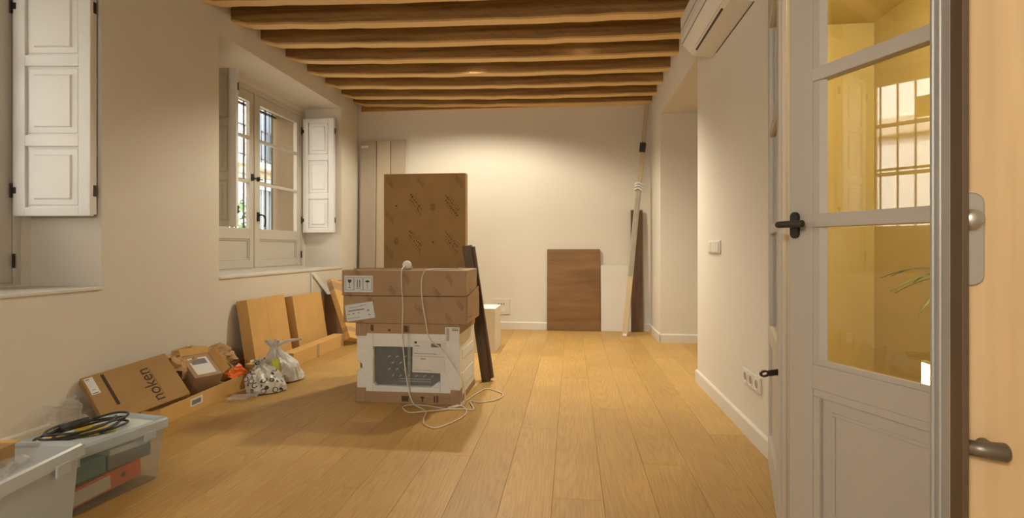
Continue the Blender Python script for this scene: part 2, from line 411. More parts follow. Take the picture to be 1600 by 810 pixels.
# right wall: main run, lintel over the recess, return by the back wall, door head
wr = MB()
wr.box((XR, 2.86, -.12), (XR + .15, 4.56, 3.5))
wr.box((XR, 4.56, 2.67), (XR + .15, 6.42, 3.5))
wr.box((XR, 6.42, -.12), (XR + .15, YB, 3.5))
wr.box((XR, 1.26, 2.40), (XR + .15, 2.86, 3.5))
wr.box((XR, 1.08, -.12), (XR + .15, 1.26, 3.5))
struct(wr.build('wall_right', 'wall'))
rc = MB()
rc.box((XR + .15, 6.42, -.12), (2.58, 6.52, 2.67)); rc.box((XR + .15, 4.46, -.12), (2.58, 4.56, 2.67))
rc.box((2.48, 4.56, -.12), (2.58, 6.42, 2.67)); rc.box((XR + .15, 4.46, 2.67), (2.58, 6.52, 2.77))
struct(rc.build('wall_recess', 'wall'))
struct(B((-3.0, YN - .1, -.12), (2.6, YN, 3.5)).build('wall_near', 'wall'))
nr = MB(); nr.box((2.3, YN, -.12), (2.4, 1.18, 3.5)); nr.box((XR + .15, 1.08, -.12), (2.4, 1.18, 3.5))
struct(nr.build('wall_entry', 'wall'))
yl = MB()
yl.box((XR + .15, 4.2, -.12), (2.3, 4.3, 2.85)); yl.box((2.2, 1.18, -.12), (2.3, 4.2, 2.85))
yl.box((XR + .15, 1.18, -.12), (2.2, 1.24, 2.85)); yl.box((XR + .15, 1.18, 2.75), (2.3, 4.3, 2.85))
yl.box((XR + .15, 2.86, -.01), (XR + .156, 4.2, 2.75))
struct(yl.build('wall_yellow', 'yellow'))
# baseboards
def base(name, a, b, n):
    """runs from a to b on a wall whose outward direction is n"""
    a, b, n = Vector((*a, 0)), Vector((*b, 0)), Vector((*n, 0)); L = (b - a).length; d = (b - a) / L
    X = basis(a, d, n, Vector((0, 0, 1))); mb = MB()
    prof = [(0, 0), (.016, 0), (.016, .088), (.012, .096), (.008, .1), (0, .1)]
    mb.prism(prof, 0, L, 'x', X); return mb
struct(base('b', (XL, YB), (XR, YB), (0, -1)).build('baseboard_back', 'trim'))
struct(base('b', (XR, 2.86), (XR, 4.576), (-1, 0)).build('baseboard_right', 'trim'))
struct(base('b', (XR, 6.404), (XR, YB), (-1, 0)).build('baseboard_return', 'trim'))
struct(base('b', (XR - .016, 6.42), (2.48, 6.42), (0, -1)).build('baseboard_recess', 'trim'))
struct(base('b', (XR, 4.56), (XR + .15, 4.56), (0, 1)).build('baseboard_pier', 'trim'))
struct(base('b', (XL, YN), (XL, YB), (1, 0)).build('baseboard_left', 'trim'))
# ceiling and beams
ceil = struct(B((-3.0, YN, ZC), (2.6, YB + .1, ZC + .12)).build('ceiling', 'ceil'))
def beam(yfar, wd=.13, h=.22, seed=0):
    rnd = random.Random(seed); n = 22; xs = [XL - .03 + (XR + .06 - XL) * i / n for i in range(n + 1)]
    rows = []
    for i, x in enumerate(xs):
        u = (x - XL) / (XR - XL)
        zb = 3.065 - .075 * u - .022 * math.sin(math.pi * min(max(u, 0), 1)) + rnd.uniform(-.004, .004)
        y1 = yfar + rnd.uniform(-.004, .004); y0 = yfar - wd + rnd.uniform(-.005, .005)
        if i == 0: zb += .04
        c = .012
        rows.append([(x, y0, ZC), (x, y0, zb + c), (x, y0 + c, zb), (x, y1 - c, zb), (x, y1, zb + c), (x, y1, ZC)])
    xs0 = XL + .05
    vs = [p for r in rows for p in r]; fs = []
    for i in range(n):
        for j in range(6):
            a, b_ = i * 6 + j, i * 6 + (j + 1) % 6
            fs.append((a, b_, b_ + 6, a + 6))
    fs += [tuple(range(5, -1, -1)), tuple(range(n * 6, n * 6 + 6))]
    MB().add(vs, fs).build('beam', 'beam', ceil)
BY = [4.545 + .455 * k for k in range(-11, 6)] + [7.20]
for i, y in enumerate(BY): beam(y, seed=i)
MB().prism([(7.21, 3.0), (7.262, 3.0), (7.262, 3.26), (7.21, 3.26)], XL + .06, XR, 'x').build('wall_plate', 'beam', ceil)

# ------------------------------------------------------------------ windows with sashes and shutters
def raised_panel(x0, x1, z0, z1, yb, yf, inset):
    """bevelled raised field; yb back (recessed) plane, yf front of field"""
    i = inset
    vs = [(x0, yb, z0), (x1, yb, z0), (x1, yb, z1), (x0, yb, z1),
          (x0 + i, yf, z0 + i), (x1 - i, yf, z0 + i), (x1 - i, yf, z1 - i), (x0 + i, yf, z1 - i)]
    return MB().add(vs, [(4, 5, 6, 7), (0, 1, 5, 4), (1, 2, 6, 5), (2, 3, 7, 6), (3, 0, 4, 7), (3, 2, 1, 0)])
def shutter(win, X, wd, z0=1.30, z1=2.77):
    """local x = width from the hinge, y = depth (front face y = 0, towards -y), z up"""
    o = MB(); st = .075; zs = [z0, z0 + .055, 1.735, 1.805, 2.235, 2.305, z1 - .05, z1]
    o.box((0, 0, z0), (st, .03, z1)); o.box((wd - st, 0, z0), (wd, .03, z1))
    for a, b_ in ((0, 1), (2, 3), (4, 5), (6, 7)): o.box((st, 0, zs[a]), (wd - st, .03, zs[b_]))
    o.box((st, .018, z0), (wd - st, .026, z1))
    sh = o.build('shutter', 'shutter', win, X=X, bevel=.003)
    for a, b_ in ((1, 2), (3, 4), (5, 6)):
        raised_panel(st + .012, wd - st - .012, zs[a] + .012, zs[b_] - .012, .0175, .012, .004).build('panel_bed', 'shutter', sh)
        raised_panel(st + .045, wd - st - .045, zs[a] + .045, zs[b_] - .045, .0175, .003, .012).build('raised_panel', 'shutter', sh)
    B((0.004, .034, z0 + .012), (wd - .006, .06, z1)).build('folded_leaf', 'shutter', sh, bevel=.003)
    for z in (z0 + .16, z1 - .16):
        h = MB(); h.box((wd - .002, .024, z - .035), (wd + .004, .046, z + .035)); h.build('hinge', 'black', sh, bevel=.002)
        h = MB(); h.tube([(-.012, .0, z - .045), (-.012, .0, z + .045)], .008); h.box((-.012, -.002, z - .02), (.02, .002, z + .02)); h.build('hinge', 'black', sh)
    return sh
def sash(win, y0, y1, handle):
    st = .095; zb, zt = .885, 2.80; xf = XF - .06; xb = XF - .012     # along world Y, room side is +X
    o = MB(); X = Matrix(((0, 1, 0, 0), (1, 0, 0, 0), (0, 0, 1, 0), (0, 0, 0, 1)))   # local (y,x,z)
    o.box((y0, xf, zb), (y0 + st, xb, zt), X); o.box((y1 - st, xf, zb), (y1, xb, zt), X)
    o.box((y0 + st, xf, zt - .10), (y1 - st, xb, zt), X); o.box((y0 + st, xf, zb), (y1 - st, xb, zb + .085), X)
    o.box((y0 + st, xf, 1.20), (y1 - st, xb, 1.315), X)
    o.f = [tuple(reversed(f)) for f in o.f]
    s = o.build('sash', 'sash', win, bevel=.003)
    p = MB(); p.box((xf + .014, y0 + st, zb + .085), (xf + .026, y1 - st, 1.2)); p.build('lower_panel', 'sash', s)
    q = MB()
    a, b_, c, d = y0 + st, y1 - st, zb + .085, 1.2
    for (e, f, g, h) in ((a, b_, c, c + .018), (a, b_, d - .018, d), (a, a + .018, c + .018, d - .018), (b_ - .018, b_, c + .018, d - .018)):
        q.box((xf + .026, e, g), (xf + .038, f, h))
    q.build('panel_moulding', 'sash', s, bevel=.003)
    for z in (1.825, 2.305): B((xf + .006, y0 + st, z - .017), (xb - .002, y1 - st, z + .017)).build('muntin', 'sash', s, bevel=.004)
    for za, zc in ((1.315, 1.808), (1.842, 2.288), (2.322, 2.70)):
        B((xf + .020, y0 + st, za), (xf + .025, y1 - st, zc)).build('pane', 'glass', s)
    return s
def window(n, a):
    y0, y1, fy0, fy1 = WIN[n]; win = sroot('window_%d' % n)
    f = MB(); x0, x1 = XF - .09, XF - .004
    f.box((x0, fy0, SILL + .03), (x1, fy0 + .045, 2.86)); f.box((x0, fy1 - .045, SILL + .03), (x1, fy1, 2.86))
    f.box((x0, fy0 + .045, 2.802), (x1, fy1 - .045, 2.86)); f.box((x0, fy0 + .045, SILL + .03), (x1, fy1 - .045, .883))
    f.build('window_frame', 'sash', win, bevel=.003)
    mid = (fy0 + fy1) / 2
    sa = sash(win, fy0 + .048, mid - .002, False); sb = sash(win, mid + .002, fy1 - .048, True)
    MB().box((XF - .012, mid - .022, .89), (XF - .001, mid + .018, 2.8)).build('meeting_bead', 'sash', win, bevel=.004)
    # lever handle and the small bolt above it
    hx = XF - .0; hy = mid + .05; h = MB()
    h.box((hx - .012, hy - .018, 1.40), (hx + .008, hy + .018, 1.50)); h.build('handle_plate', 'black', sb, bevel=.004)
    MB().tube(spline([(hx, hy, 1.465), (hx + .035, hy + .005, 1.47), (hx + .05, hy + .035, 1.45), (hx + .05, hy + .05, 1.39), (hx + .046, hy + .04, 1.34)], 5), .0095, 8).build('handle', 'black', sb, smooth=True)
    l = MB(); l.box((hx - .012, mid - .075, 1.84), (hx + .01, mid - .05, 1.91)); l.tube([(hx + .012, mid - .06, 1.868), (hx + .012, mid + .11, 1.868)], .007, 8); l.box((hx - .012, mid + .035, 1.845), (hx + .02, mid + .05, 1.89))
    l.build('bolt', 'black', sb)
    MB().box((XF - .006, y0 + .0, SILL), (XL + .012, y1, SILL + .022)).build('window_sill', 'trim', win, bevel=.004)
    for yy in (fy0 + .05, fy1 - .05):
        for z in (1.02, 2.62): MB().tube([(XF + .001, yy, z - .045), (XF + .001, yy, z + .045)], .008).build('hinge', 'black', win)
    return win, fy0, fy1
def shX(p, q):
    p, q = Vector((*p, 0)), Vector((*q, 0)); d = (q - p).normalized(); z = Vector((0, 0, 1)); return basis(p, d, z.cross(d), z), (q - p).length
w1, a1, b1 = window(1, 0)
X, L = shX((XF + .012, 2.985), (XL - .005, 3.035)); shutter(w1, X, L)
X, L = shX((XF + .012, .99), (XL - .02, .90)); shutter(w1, X, L)
MB().box((XF - .034, 2.46, 2.34), (XF - .0315, 2.59, 2.54)).build('window_sticker', 'stick', w1)
MB().box((XF - .0314, 2.475, 2.45), (XF - .031, 2.575, 2.52)).build('sticker_band', 'paperw', w1)
w2, a2, b2 = window(2, 0)
X, L = shX((XF + .012, 6.615), (XF + .44, 6.60)); shutter(w2, X, L)
X, L = shX((XF + .012, 4.61), (-3.085, 4.665)); shutter(w2, X, L)

# iron grilles outside
def grille(n, label):
    _, _, y0, y1 = WIN[n]; g = thing('window_grille', label, 'grille', (-3.86, (y0 + y1) / 2, SILL + .03), group='iron window grilles')
    hw = (y1 - y0) / 2; k = int((y1 - y0) / .15)
    bar = MB().box((-.008, -.008, .0), (.008, .008, 2.0)).mesh('bar', 'iron'); rail = MB().box((-.012, -hw, -.012), (.012, hw, .012)).mesh('rail', 'iron')
    for i in range(k):
        o = bpy.data.objects.new('bar', bar); col.objects.link(o); o.parent = g; o.location = (0, -hw + (i + .5) * 2 * hw / k, 0)
    for z in (.06, .42, 1.05, 1.94):
        o = bpy.data.objects.new('cross_rail', rail); col.objects.link(o); o.parent = g; o.location = (0, 0, z)
grille(1, 'black iron grille outside the window nearest the storage bins')
grille(2, 'black iron grille outside the far window above the leaning cartons')

# ------------------------------------------------------------------ street and facade
struct(B((-9.5, -14, -1.3), (-3.92, 34, -1.2)).build('street', 'asphalt'))
bl = thing('townhouse', 'white townhouse across the street seen through the far window', 'building', (-9, 10, -1.2))
B((-1.0, -24, 0), (0, 26, 13)).build('wall', 'facade', bl)
B((0, -24, 0), (.06, 26, 1.3)).build('plinth', 'stone', bl)
for zz in (4.35, 7.9): B((0, -24, zz), (.14, 26, zz + .34)).build('string_course', 'stone', bl, bevel=.03)
bal = MB().tube([(0, 0, 0), (0, 0, .9)], .012, 6).mesh('baluster', 'iron')
for zc, hgt in ((2.0, 2.0), (4.75, 2.5)):
    for i in range(-9, 11):
        yy = i * 2.1 + .6
        if yy + 10 < 6.5: continue
        wn = MB().frame(yy - .62, yy + .62, zc - .12, zc + hgt + .12, yy - .45, yy + .45, zc, zc + hgt, -.02, .07, X=Matrix(((0, 1, 0, 0), (1, 0, 0, 0), (0, 0, 1, 0), (0, 0, 0, 1))))
        wn.f = [tuple(reversed(f)) for f in wn.f]
        f = wn.build('window', 'trim', bl)
        B((-.01, yy - .45, zc), (.012, yy - .02, zc + hgt)).build('pane', 'winglass', f); B((-.01, yy + .02, zc), (.012, yy + .45, zc + hgt)).build('pane', 'winglass', f)
        B((-.01, yy - .02, zc), (.03, yy + .02, zc + hgt)).build('mullion', 'trim', f)
        if zc > 3:
            B((.0, yy - .85, 4.5), (.55, yy + .85, 4.66)).build('balcony_slab', 'stone', bl)
            r_ = MB(); r_.box((.48, yy - .82, 5.5), (.52, yy + .82, 5.54)); r_.box((.48, yy - .82, 4.74), (.52, yy + .82, 4.77))
            rl = r_.build('balcony_rail', 'iron', bl)
            if 1 <= i <= 5:
                for j in range(12):
                    o = bpy.data.objects.new('baluster', bal); col.objects.link(o); o.parent = rl; o.location = (.5, yy - .8 + j * 1.6 / 11, 4.66)
def bush(loc, rx, h, label, n=420, seed=1):
    rnd = random.Random(seed); t = thing('street_shrub', label, 'shrub', loc)
    mb = MB()
    for i in range(n):
        a = rnd.uniform(0, 6.283); u = rnd.random(); rr = rx * math.sqrt(rnd.random()) * (1 - .5 * u)
        p = Vector((rr * math.cos(a), rr * math.sin(a), h * (.3 + .7 * u))); s = rnd.uniform(.06, .12)
        d = Vector((rnd.uniform(-1, 1), rnd.uniform(-1, 1), rnd.uniform(-.3, 1))).normalized(); e = d.orthogonal().normalized()
        mb.add([p - d * s, p + e * s * .4, p + d * s, p - e * s * .4], [(0, 1, 2, 3)])
    o = mb.build('foliage', 'leaf2', t); o['kind'] = 'stuff'
    MB().lathe([(.22, 0), (.28, .45), (.26, .45), (.1, .4)], 14).build('pot', 'terra', t)
    MB().tube([(0, 0, .3), (.02, 0, h * .7)], [.04, .02], 6).build('stem', 'brownedge', t)
bush((-7.9, 11.6, -1.2), .8, 3.4, 'green potted shrub in the street behind the window handle', 700)

# ------------------------------------------------------------------ glazed double doors, wooden entrance door
def glazed_leaf(name, hinge, free, flip, wd):
    """local x from the free edge to the hinge, y = thickness (front face y=0), z up"""
    p, q = Vector((*free, 0)), Vector((*hinge, 0)); d = (q - p).normalized(); z = Vector((0, 0, 1)); y = z.cross(d)
    root = sroot(name); root.matrix_world = basis((p.x, p.y, .006), d, y, z)
    T = .04; st = .097; zt = 2.36; gb, l1, l2 = .725, 1.184, 1.662
    f = MB(); f.box((0, 0, 0), (st, T, zt)); f.box((wd - st, 0, 0), (wd, T, zt))
    for a, b_ in ((0, .17), (.632, .712), (2.18, zt)): f.box((st, 0, a), (wd - st, T, b_))
    f.build('leaf_frame', 'door', root, bevel=.003)
    g = MB(); a, b_ = st, wd - st; k = .045
    for za, zc in ((.712, l1 - .024), (l1 + .02, l2 - .024), (l2 + .02, 2.18)):
        pa = MB().box((a, .018, za), (b_, .023, zc)).build('pane', 'doorglass', root)
    g.prism([(a, .002), (a + .026, .002), (a + k, .016), (a, .016)], .712, 2.18, 'z')
    g.prism([(b_ - .026, .002), (b_, .002), (b_, .016), (b_ - k, .016)], .712, 2.18, 'z')
    g.box((a, .004, .712), (b_, .016, .73)); g.box((a, .004, 2.165), (b_, .016, 2.18)); g.build('glazing_bead', 'door', root, bevel=.002)
    for zz in (l1, l2): B((a + .001, -.004, zz - .022), (b_, .036, zz + .022)).build('muntin', 'door', root, bevel=.003)
    B((a, .016, .17), (b_, .026, .632)).build('lower_panel', 'door', root)
    mo = MB(); e, h = a, b_; c_, d_ = .17, .632
    for (x0, x1, z0, z1) in ((e, h, c_, c_ + .025), (e, h, d_ - .025, d_), (e, e + .025, c_ + .025, d_ - .025), (h - .025, h, c_ + .025, d_ - .025)):
        mo.box((x0, .003, z0), (x1, .016, z1))
    i_ = .062
    for (x0, x1, z0, z1) in ((e + i_, h - i_, c_ + i_, c_ + i_ + .012), (e + i_, h - i_, d_ - i_ - .012, d_ - i_), (e + i_, e + i_ + .012, c_ + i_ + .012, d_ - i_ - .012), (h - i_ - .012, h - i_, c_ + i_ + .012, d_ - i_ - .012)):
        mo.box((x0, .011, z0), (x1, .016, z1))
    mo.build('panel_moulding', 'door', root, bevel=.003)
    B((-.012, .012, 0), (0, .03, zt)).build('astragal', 'door', root, bevel=.003)
    return root
LA = (.3955, -.9185); WA = .74
dA = glazed_leaf('door_1', (.750 + LA[0] * WA, 1.957 + LA[1] * WA), (.750, 1.957), False, WA)
h = MB()
h.prism([(.030 + .017 * math.cos(t) * 1.0, 1.172 + .017 * math.sin(t) + (.028 if math.sin(t) >= 0 else -.028)) for t in [2 * math.pi * (i + .5) / 20 for i in range(20)]], -.012, 0, 'y')
h.build('handle_rose', 'black', dA, bevel=.002)
MB().tube([(.030, -.008, 1.174), (.030, -.04, 1.174)], .011, 12).build('handle_neck', 'black', dA, smooth=True)
MB().tube(spline([(.000, -.046, 1.174), (.006, -.05, 1.174), (.03, -.05, 1.174), (.085, -.05, 1.174), (.104, -.048, 1.174)], 4), .0115, 12).build('handle_lever', 'iron', dA, smooth=True)
dB = glazed_leaf('door_2', (1.035, 2.86), (.827, 2.15), True, .74)
lv = MB(); out = []
for i in range(28):
    t = 2 * math.pi * i / 28; cx_ = -.012 if math.sin(t + math.pi / 2) >= 0 else -.092
    out.append((cx_ + .013 * math.cos(t), .013 * math.sin(t)))
ang = R(186)
XLV = Matrix.Translation((-.002, .02, .62)) @ Matrix.Rotation(R(86), 4, 'Z') @ Matrix.Rotation(R(-6), 4, 'Y')
lv = MB(); n = 24
# flat bar with an eyelet at the free end (ring + strip)
ro, ri = .013, .006
ring = []
for i in range(n):
    t = 2 * math.pi * i / n; ring.append((-.10 + ro * math.cos(t) * 1.5, ro * math.sin(t)))
inner = [(-.10 + ri * 1.9 * math.cos(2 * math.pi * i / n), ri * math.sin(2 * math.pi * i / n)) for i in range(n)]
vs = [(a, -.004, b_) for a, b_ in ring] + [(a, .004, b_) for a, b_ in ring] + [(a, -.004, b_) for a, b_ in inner] + [(a, .004, b_) for a, b_ in inner]
fs = []
for i in range(n):
    j = (i + 1) % n
    fs += [(i, j, n + j, n + i), (2 * n + j, 2 * n + i, 3 * n + i, 3 * n + j), (j, i, 2 * n + i, 2 * n + j), (n + i, n + j, 3 * n + j, 3 * n + i)]
lv.add(vs, fs); lv.box((-.083, -.004, -.011), (.004, .004, .011))
XW = Matrix.Translation((.836, 2.185, .625)) @ Matrix.Rotation(R(12), 4, 'Z') @ Matrix.Rotation(R(-5), 4, 'Y')
lev = lv.build('bolt_lever', 'black'); lev.parent = dB; lev.matrix_parent_inverse = dB.matrix_world.inverted(); lev.matrix_world = XW
# casing round the double doorway
cs = MB()
for (ya, yb) in ((1.20, 1.262), (2.858, 2.90)): cs.box((XR - .018, ya, 0), (XR + .0, yb, 2.46))
cs.box((XR - .018, 1.262, 2.40), (XR, 2.858, 2.46))
struct(cs.build('trim_1', 'door', bevel=.004))
# wooden entrance door standing open (free edge towards the left)
wd_d = Vector((.97, -.243, 0)).normalized(); z_ = Vector((0, 0, 1)); wy = z_.cross(wd_d)
de = sroot('door_3'); de.matrix_world = basis((.509, .761, .004), wd_d, wy, z_)
B((0, .03, 0), (.80, .09, 2.2)).build('door_leaf', 'beech', de)
B((-.004, -.004, 0), (.0035, .034, 2.2)).build('edge_lip', 'brownedge', de, bevel=.001)
ed = MB(); ed.box((-.004, .034, 0), (.004, .105, 2.2)); ed.box((-.007, .062, 0), (-.003, .072, 2.2)); ed.box((-.008, .086, 0), (-.003, .096, 2.2)); ed.box((0.0, .0905, 0), (.06, .105, 2.2))
ed.build('steel_edge', 'greyedge', de, bevel=.002)
esc = [(.0165 + .0145 * math.cos(t), 1.108 + .0155 * math.sin(t) + (.047 if math.sin(t) >= 0 else -.047)) for t in [2 * math.pi * (i + .5) / 28 for i in range(28)]]
MB().prism(esc, .024, .030, 'y').build('escutcheon', 'nickel', de, bevel=.002)
kn = MB(); kn.lathe([(.0142, 0), (.0142, .008), (.012, .016), (.007, .019), (.001, .0195)], 24, basis((.013, .024, 1.134), Vector((1, 0, 0)), Vector((0, 0, 1)), Vector((0, -1, 0))))
kn.build('knob', 'nickel', de, smooth=True)
pb = MB(); pb.tube([(.004, .004, .836), (.02, .003, .835), (.043, .002, .834), (.046, .002, .834)], [.0095, .0105, .0122, .010], 16)
ph = pb.build('pull_handle', 'bronze', de, smooth=True)
MB().tube([(.03, .002, .835), (.03, .031, .835)], .008, 12).build('handle_neck', 'bronze', de, smooth=True)

# ------------------------------------------------------------------ yellow room: night light and plant
nl = thing('wall_lamp', 'small lit square lamp low on the yellow wall behind the glazed door', 'lamp', (2.2, 3.55, .23))
MB().frame(-.075, .075, 0, .17, -.065, .065, .012, .158, -.03, 0, X=Matrix.Rotation(R(-90), 4, 'Z')).build('lamp_frame', 'plastic', nl)
B((-.026, -.066, .011), (-.004, .066, .159)).build('diffuser', 'lampglow', nl)
pt = thing('potted_palm', 'green palm whose leaf tips show behind the glazed door pane', 'plant', (1.80, 2.62, 0))
MB().lathe([(.13, 0), (.17, .28), (.18, .30), (.155, .30), (.14, .25), (.001, .25)], 24).build('pot', 'terra', pt)
MB().tube([(0, 0, .25), (.01, -.02, .6), (.02, 0, .96)], [.022, .016, .012], 8).build('stem', 'leaf2', pt)
rp = random.Random(5)
for i in range(13):
    a = R(100 + i * 21 if i < 8 else i * 28); L = rp.uniform(.30, .38); el = rp.uniform(.05, .30); mb = MB()
    vs = []; n = 8
    for j in range(n + 1):
        u = j / n; rr = L * u; zz = .96 + L * (el * u * 1.9 - .55 * u * u); wdh = .013 * math.sin(math.pi * (u * .93 + .05))
        c, s = math.cos(a), math.sin(a)
        vs += [(rr * c - wdh * s, rr * s + wdh * c, zz), (rr * c, rr * s, zz - .004), (rr * c + wdh * s, rr * s - wdh * c, zz)]
    fs = []
    for j in range(n): fs += [(3 * j, 3 * j + 1, 3 * j + 4, 3 * j + 3), (3 * j + 1, 3 * j + 2, 3 * j + 5, 3 * j + 4)]
    mb.add(vs, fs).build('leaf', 'leaf', pt)
yd = bpy.data.lights.new('yellow_room_light', 'POINT'); yd.energy = YELLOW_W; yd.color = (1, .83, .52); yd.shadow_soft_size = .12
yo = bpy.data.objects.new('yellow_room_light', yd); col.objects.link(yo); yo.location = (1.75, 2.4, 2.5)
tag(MB().lathe([(.02, .02), (.09, .0), (.11, .04), (.09, .08), (.04, .10), (.001, .10)], 24).build('ceiling_lamp', 'bulb', loc=(1.75, 2.4, 2.65)), 'round white ceiling shade in the yellow room', 'lamp')

# ------------------------------------------------------------------ lamps on the beams, added fill lamp
def spot(loc, watts, colr, label, rad=.05, cone=None, blend=.5, tilt=0, roll=0):
    t = thing('ceiling_spotlight', label, 'lamp', loc, group='spotlights between the ceiling beams')
    MB().tube([(0, 0, .025), (0, 0, ZC - loc[2])], .008, 8).build('stem', 'plastic', t)
    MB().lathe([(.045, .03), (.045, .10), (.04, .11), (.001, .11)], 20).build('housing', 'plastic', t)
    MB().lathe([(.036, .026), (.036, .030), (.001, .031)], 20).build('lens', 'bulbglow', t)
    d = bpy.data.lights.new('spot_light', 'SPOT'); d.energy = watts; d.color = colr; d.shadow_soft_size = rad
    d.spot_size = R(cone or 165); d.spot_blend = blend
    o = bpy.data.objects.new('spot_light', d); col.objects.link(o); o.parent = t; o.location = (0, 0, .004); o.rotation_euler = (R(tilt), R(roll), 0)
spot((-1.05, 5.59, 3.045), BACK_W, WARM, 'small white spotlight between the last beams over the stacked cartons', .05, 151, .35, 4, 3)
spot((.1, 5.14, 3.055), MID_W, WARM, 'small white spotlight between the beams near the wall recess', .05, 112, 1.0, 0)
fl_ = thing('fill_lamp', 'unseen fill lamp added behind the camera', 'lamp', (-.75, -1.0, 0))  # added out of view to brighten the front of the room
MB().lathe([(.14, 0), (.14, .015), (.02, .025), (.001, .025)], 28).build('base', 'black', fl_)
MB().tube([(0, 0, .02), (0, 0, 1.52)], .011, 10).build('pole', 'black', fl_)
MB().lathe([(.05, 1.50), (.06, 1.53), (.05, 1.535), (.001, 1.535)], 20).build('fill_holder', 'black', fl_)
fd = bpy.data.lights.new('fill_light', 'POINT'); fd.energy = FRONT_W; fd.color = NEUT; fd.shadow_soft_size = .16
fo_ = bpy.data.objects.new('fill_light', fd); col.objects.link(fo_); fo_.parent = fl_; fo_.location = (0, 0, 1.72)

# ------------------------------------------------------------------ wall fittings
ac = thing('air_conditioner', 'white split air conditioner high on the right wall', 'air conditioner', (XR, 3.18, 2.5))
prof = [(0, 0), (-.13, .018), (-.15, .03), (-.212, .105), (-.225, .15), (-.228, .30), (-.20, .32), (0, .32)]
MB().prism([(p[0], p[1]) for p in prof], 0, .92, 'y').build('housing', 'acplastic', ac, bevel=.006)
def strip(p, q, off, thick, y0, y1, mat, name):
    p, q = Vector((p[0], 0, p[1])), Vector((q[0], 0, q[1])); d = (q - p).normalized(); n = Vector((-d.z, 0, d.x))
    if n.x > 0 and n.z > 0 or (n.x > 0): n = -n
    vs = []
    for yy in (y0, y1):
        for a in (p, q):
            for k in (0, 1): b_ = a + n * (off + thick * k); vs.append((b_.x, yy, b_.z))
    return MB().add(vs, [(0, 2, 3, 1), (4, 5, 7, 6), (0, 1, 5, 4), (2, 6, 7, 3), (1, 3, 7, 5), (0, 4, 6, 2)]).build(name, mat, ac)
strip((-.134, .0205), (-.146, .0275), .0, .002, .13, .80, 'black', 'air_slot')
strip((-.156, .037), (-.208, .10), .0, .005, .02, .90, 'acplastic', 'louvre_flap')
strip((-.2135, .109), (-.215, .115), .0, .002, .005, .915, 'grey', 'panel_seam')
strip((-.2275, .20), (-.2278, .204), .0, .0015, .01, .91, 'grey', 'panel_seam')
B((-.004, .0, -.004), (.0, .80, .0)).build('back_gap', 'black', ac)
sw = thing('light_switch', 'white light switch plate on the right wall', 'switch', (XR, 4.02, 1.062))
B((-.010, -.155, 0), (0, .155, .092)).build('plate', 'plastic', sw, bevel=.003)
B((-.015, -.135, .008), (-.010, .06, .084)).build('rocker', 'trim', sw, bevel=.002)
B((-.014, .075, .008), (-.010, .14, .084)).build('rocker', 'trim', sw, bevel=.002)
so = thing('triple_socket', 'white triple wall socket low on the right wall', 'socket', (XR, 3.21, .30))
B((-.011, -.15, 0), (0, .15, .088)).build('plate', 'trim', so, bevel=.003)
for k in (-1, 0, 1):
    X = basis((-.011, k * .096, .044), Vector((0, 1, 0)), Vector((0, 0, 1)), Vector((-1, 0, 0)))
    e = MB(); e.lathe([(.036, -.001), (.036, .003), (.029, .003), (.027, .0008), (.001, .0008)], 20, X); f = e.build('socket_face', 'plastic', so)
    MB().lathe([(.024, .0006), (.024, .0014), (.001, .0015)], 16, X).build('socket_well', 'socketgrey', f)
sb_ = thing('wall_socket', 'white double socket on the back wall beside the white box', 'socket', (-.95, YB, .20))
B((-.115, -.012, .0), (.115, 0, .21)).build('plate', 'trim', sb_, bevel=.003)
for k in (-.035, 0, .035): B((k - .007, -.015, .135), (k + .007, -.011, .149)).build('socket_hole', 'ink', sb_)
B((-.06, -.015, .03), (.06, -.012, .09)).build('socket_face', 'plastic', sb_, bevel=.002)

# ------------------------------------------------------------------ cartons
def marks(parent, cx_, cz, y, size, ang=R(-52), mat='inkfaint', seed=0, lines=2):
    """a faded diagonal two-line stamp too worn to read, as small strokes on a face at depth y"""
    rnd = random.Random(seed); mb = MB(); X = Matrix.Translation((cx_, y, cz)) @ Matrix.Rotation(-ang, 4, 'Y')
    for ln in range(lines):
        z = size * (.55 - ln * 1.15); x0 = -size * 4.2 + ln * size * 1.2
        for k in range(9):
            hh = size * rnd.uniform(.62, .92); ww = size * rnd.uniform(.18, .42); xx = x0 + k * size * .78
            mb.box((xx, -.0006, z), (xx + size * .14, 0, z + hh), X)
            if rnd.random() < .8: mb.box((xx, -.0006, z + rnd.choice((0, hh * .45, hh - size * .13))), (xx + ww, 0, z + rnd.choice((0, hh * .45, hh - size * .13)) + size * .13), X)
            if rnd.random() < .6: mb.box((xx + ww, -.0006, z), (xx + ww + size * .12, 0, z + hh * rnd.uniform(.5, 1)), X)
    mb.box((-size * 3.2, -.0006, size * 1.75), (size * 2.4, 0, size * 1.83), X); mb.box((-size * 2.6, -.0006, -size * 1.15), (size * 4.4, 0, -size * 1.07), X)
    # keep strokes with sane ordering
    return mb.build('faded_stamp', mat, parent)
def carton(name, label, cat, loc, size, mat, rz=0, group=None, X=None, tape=True, bev=.004):
    wx, dy, hz = size
    t = thing(name, label, cat, loc, rz, group, X)
    B((-wx / 2, 0, 0), (wx / 2, dy, hz)).build('box_body', mat, t, bevel=bev)
    return t
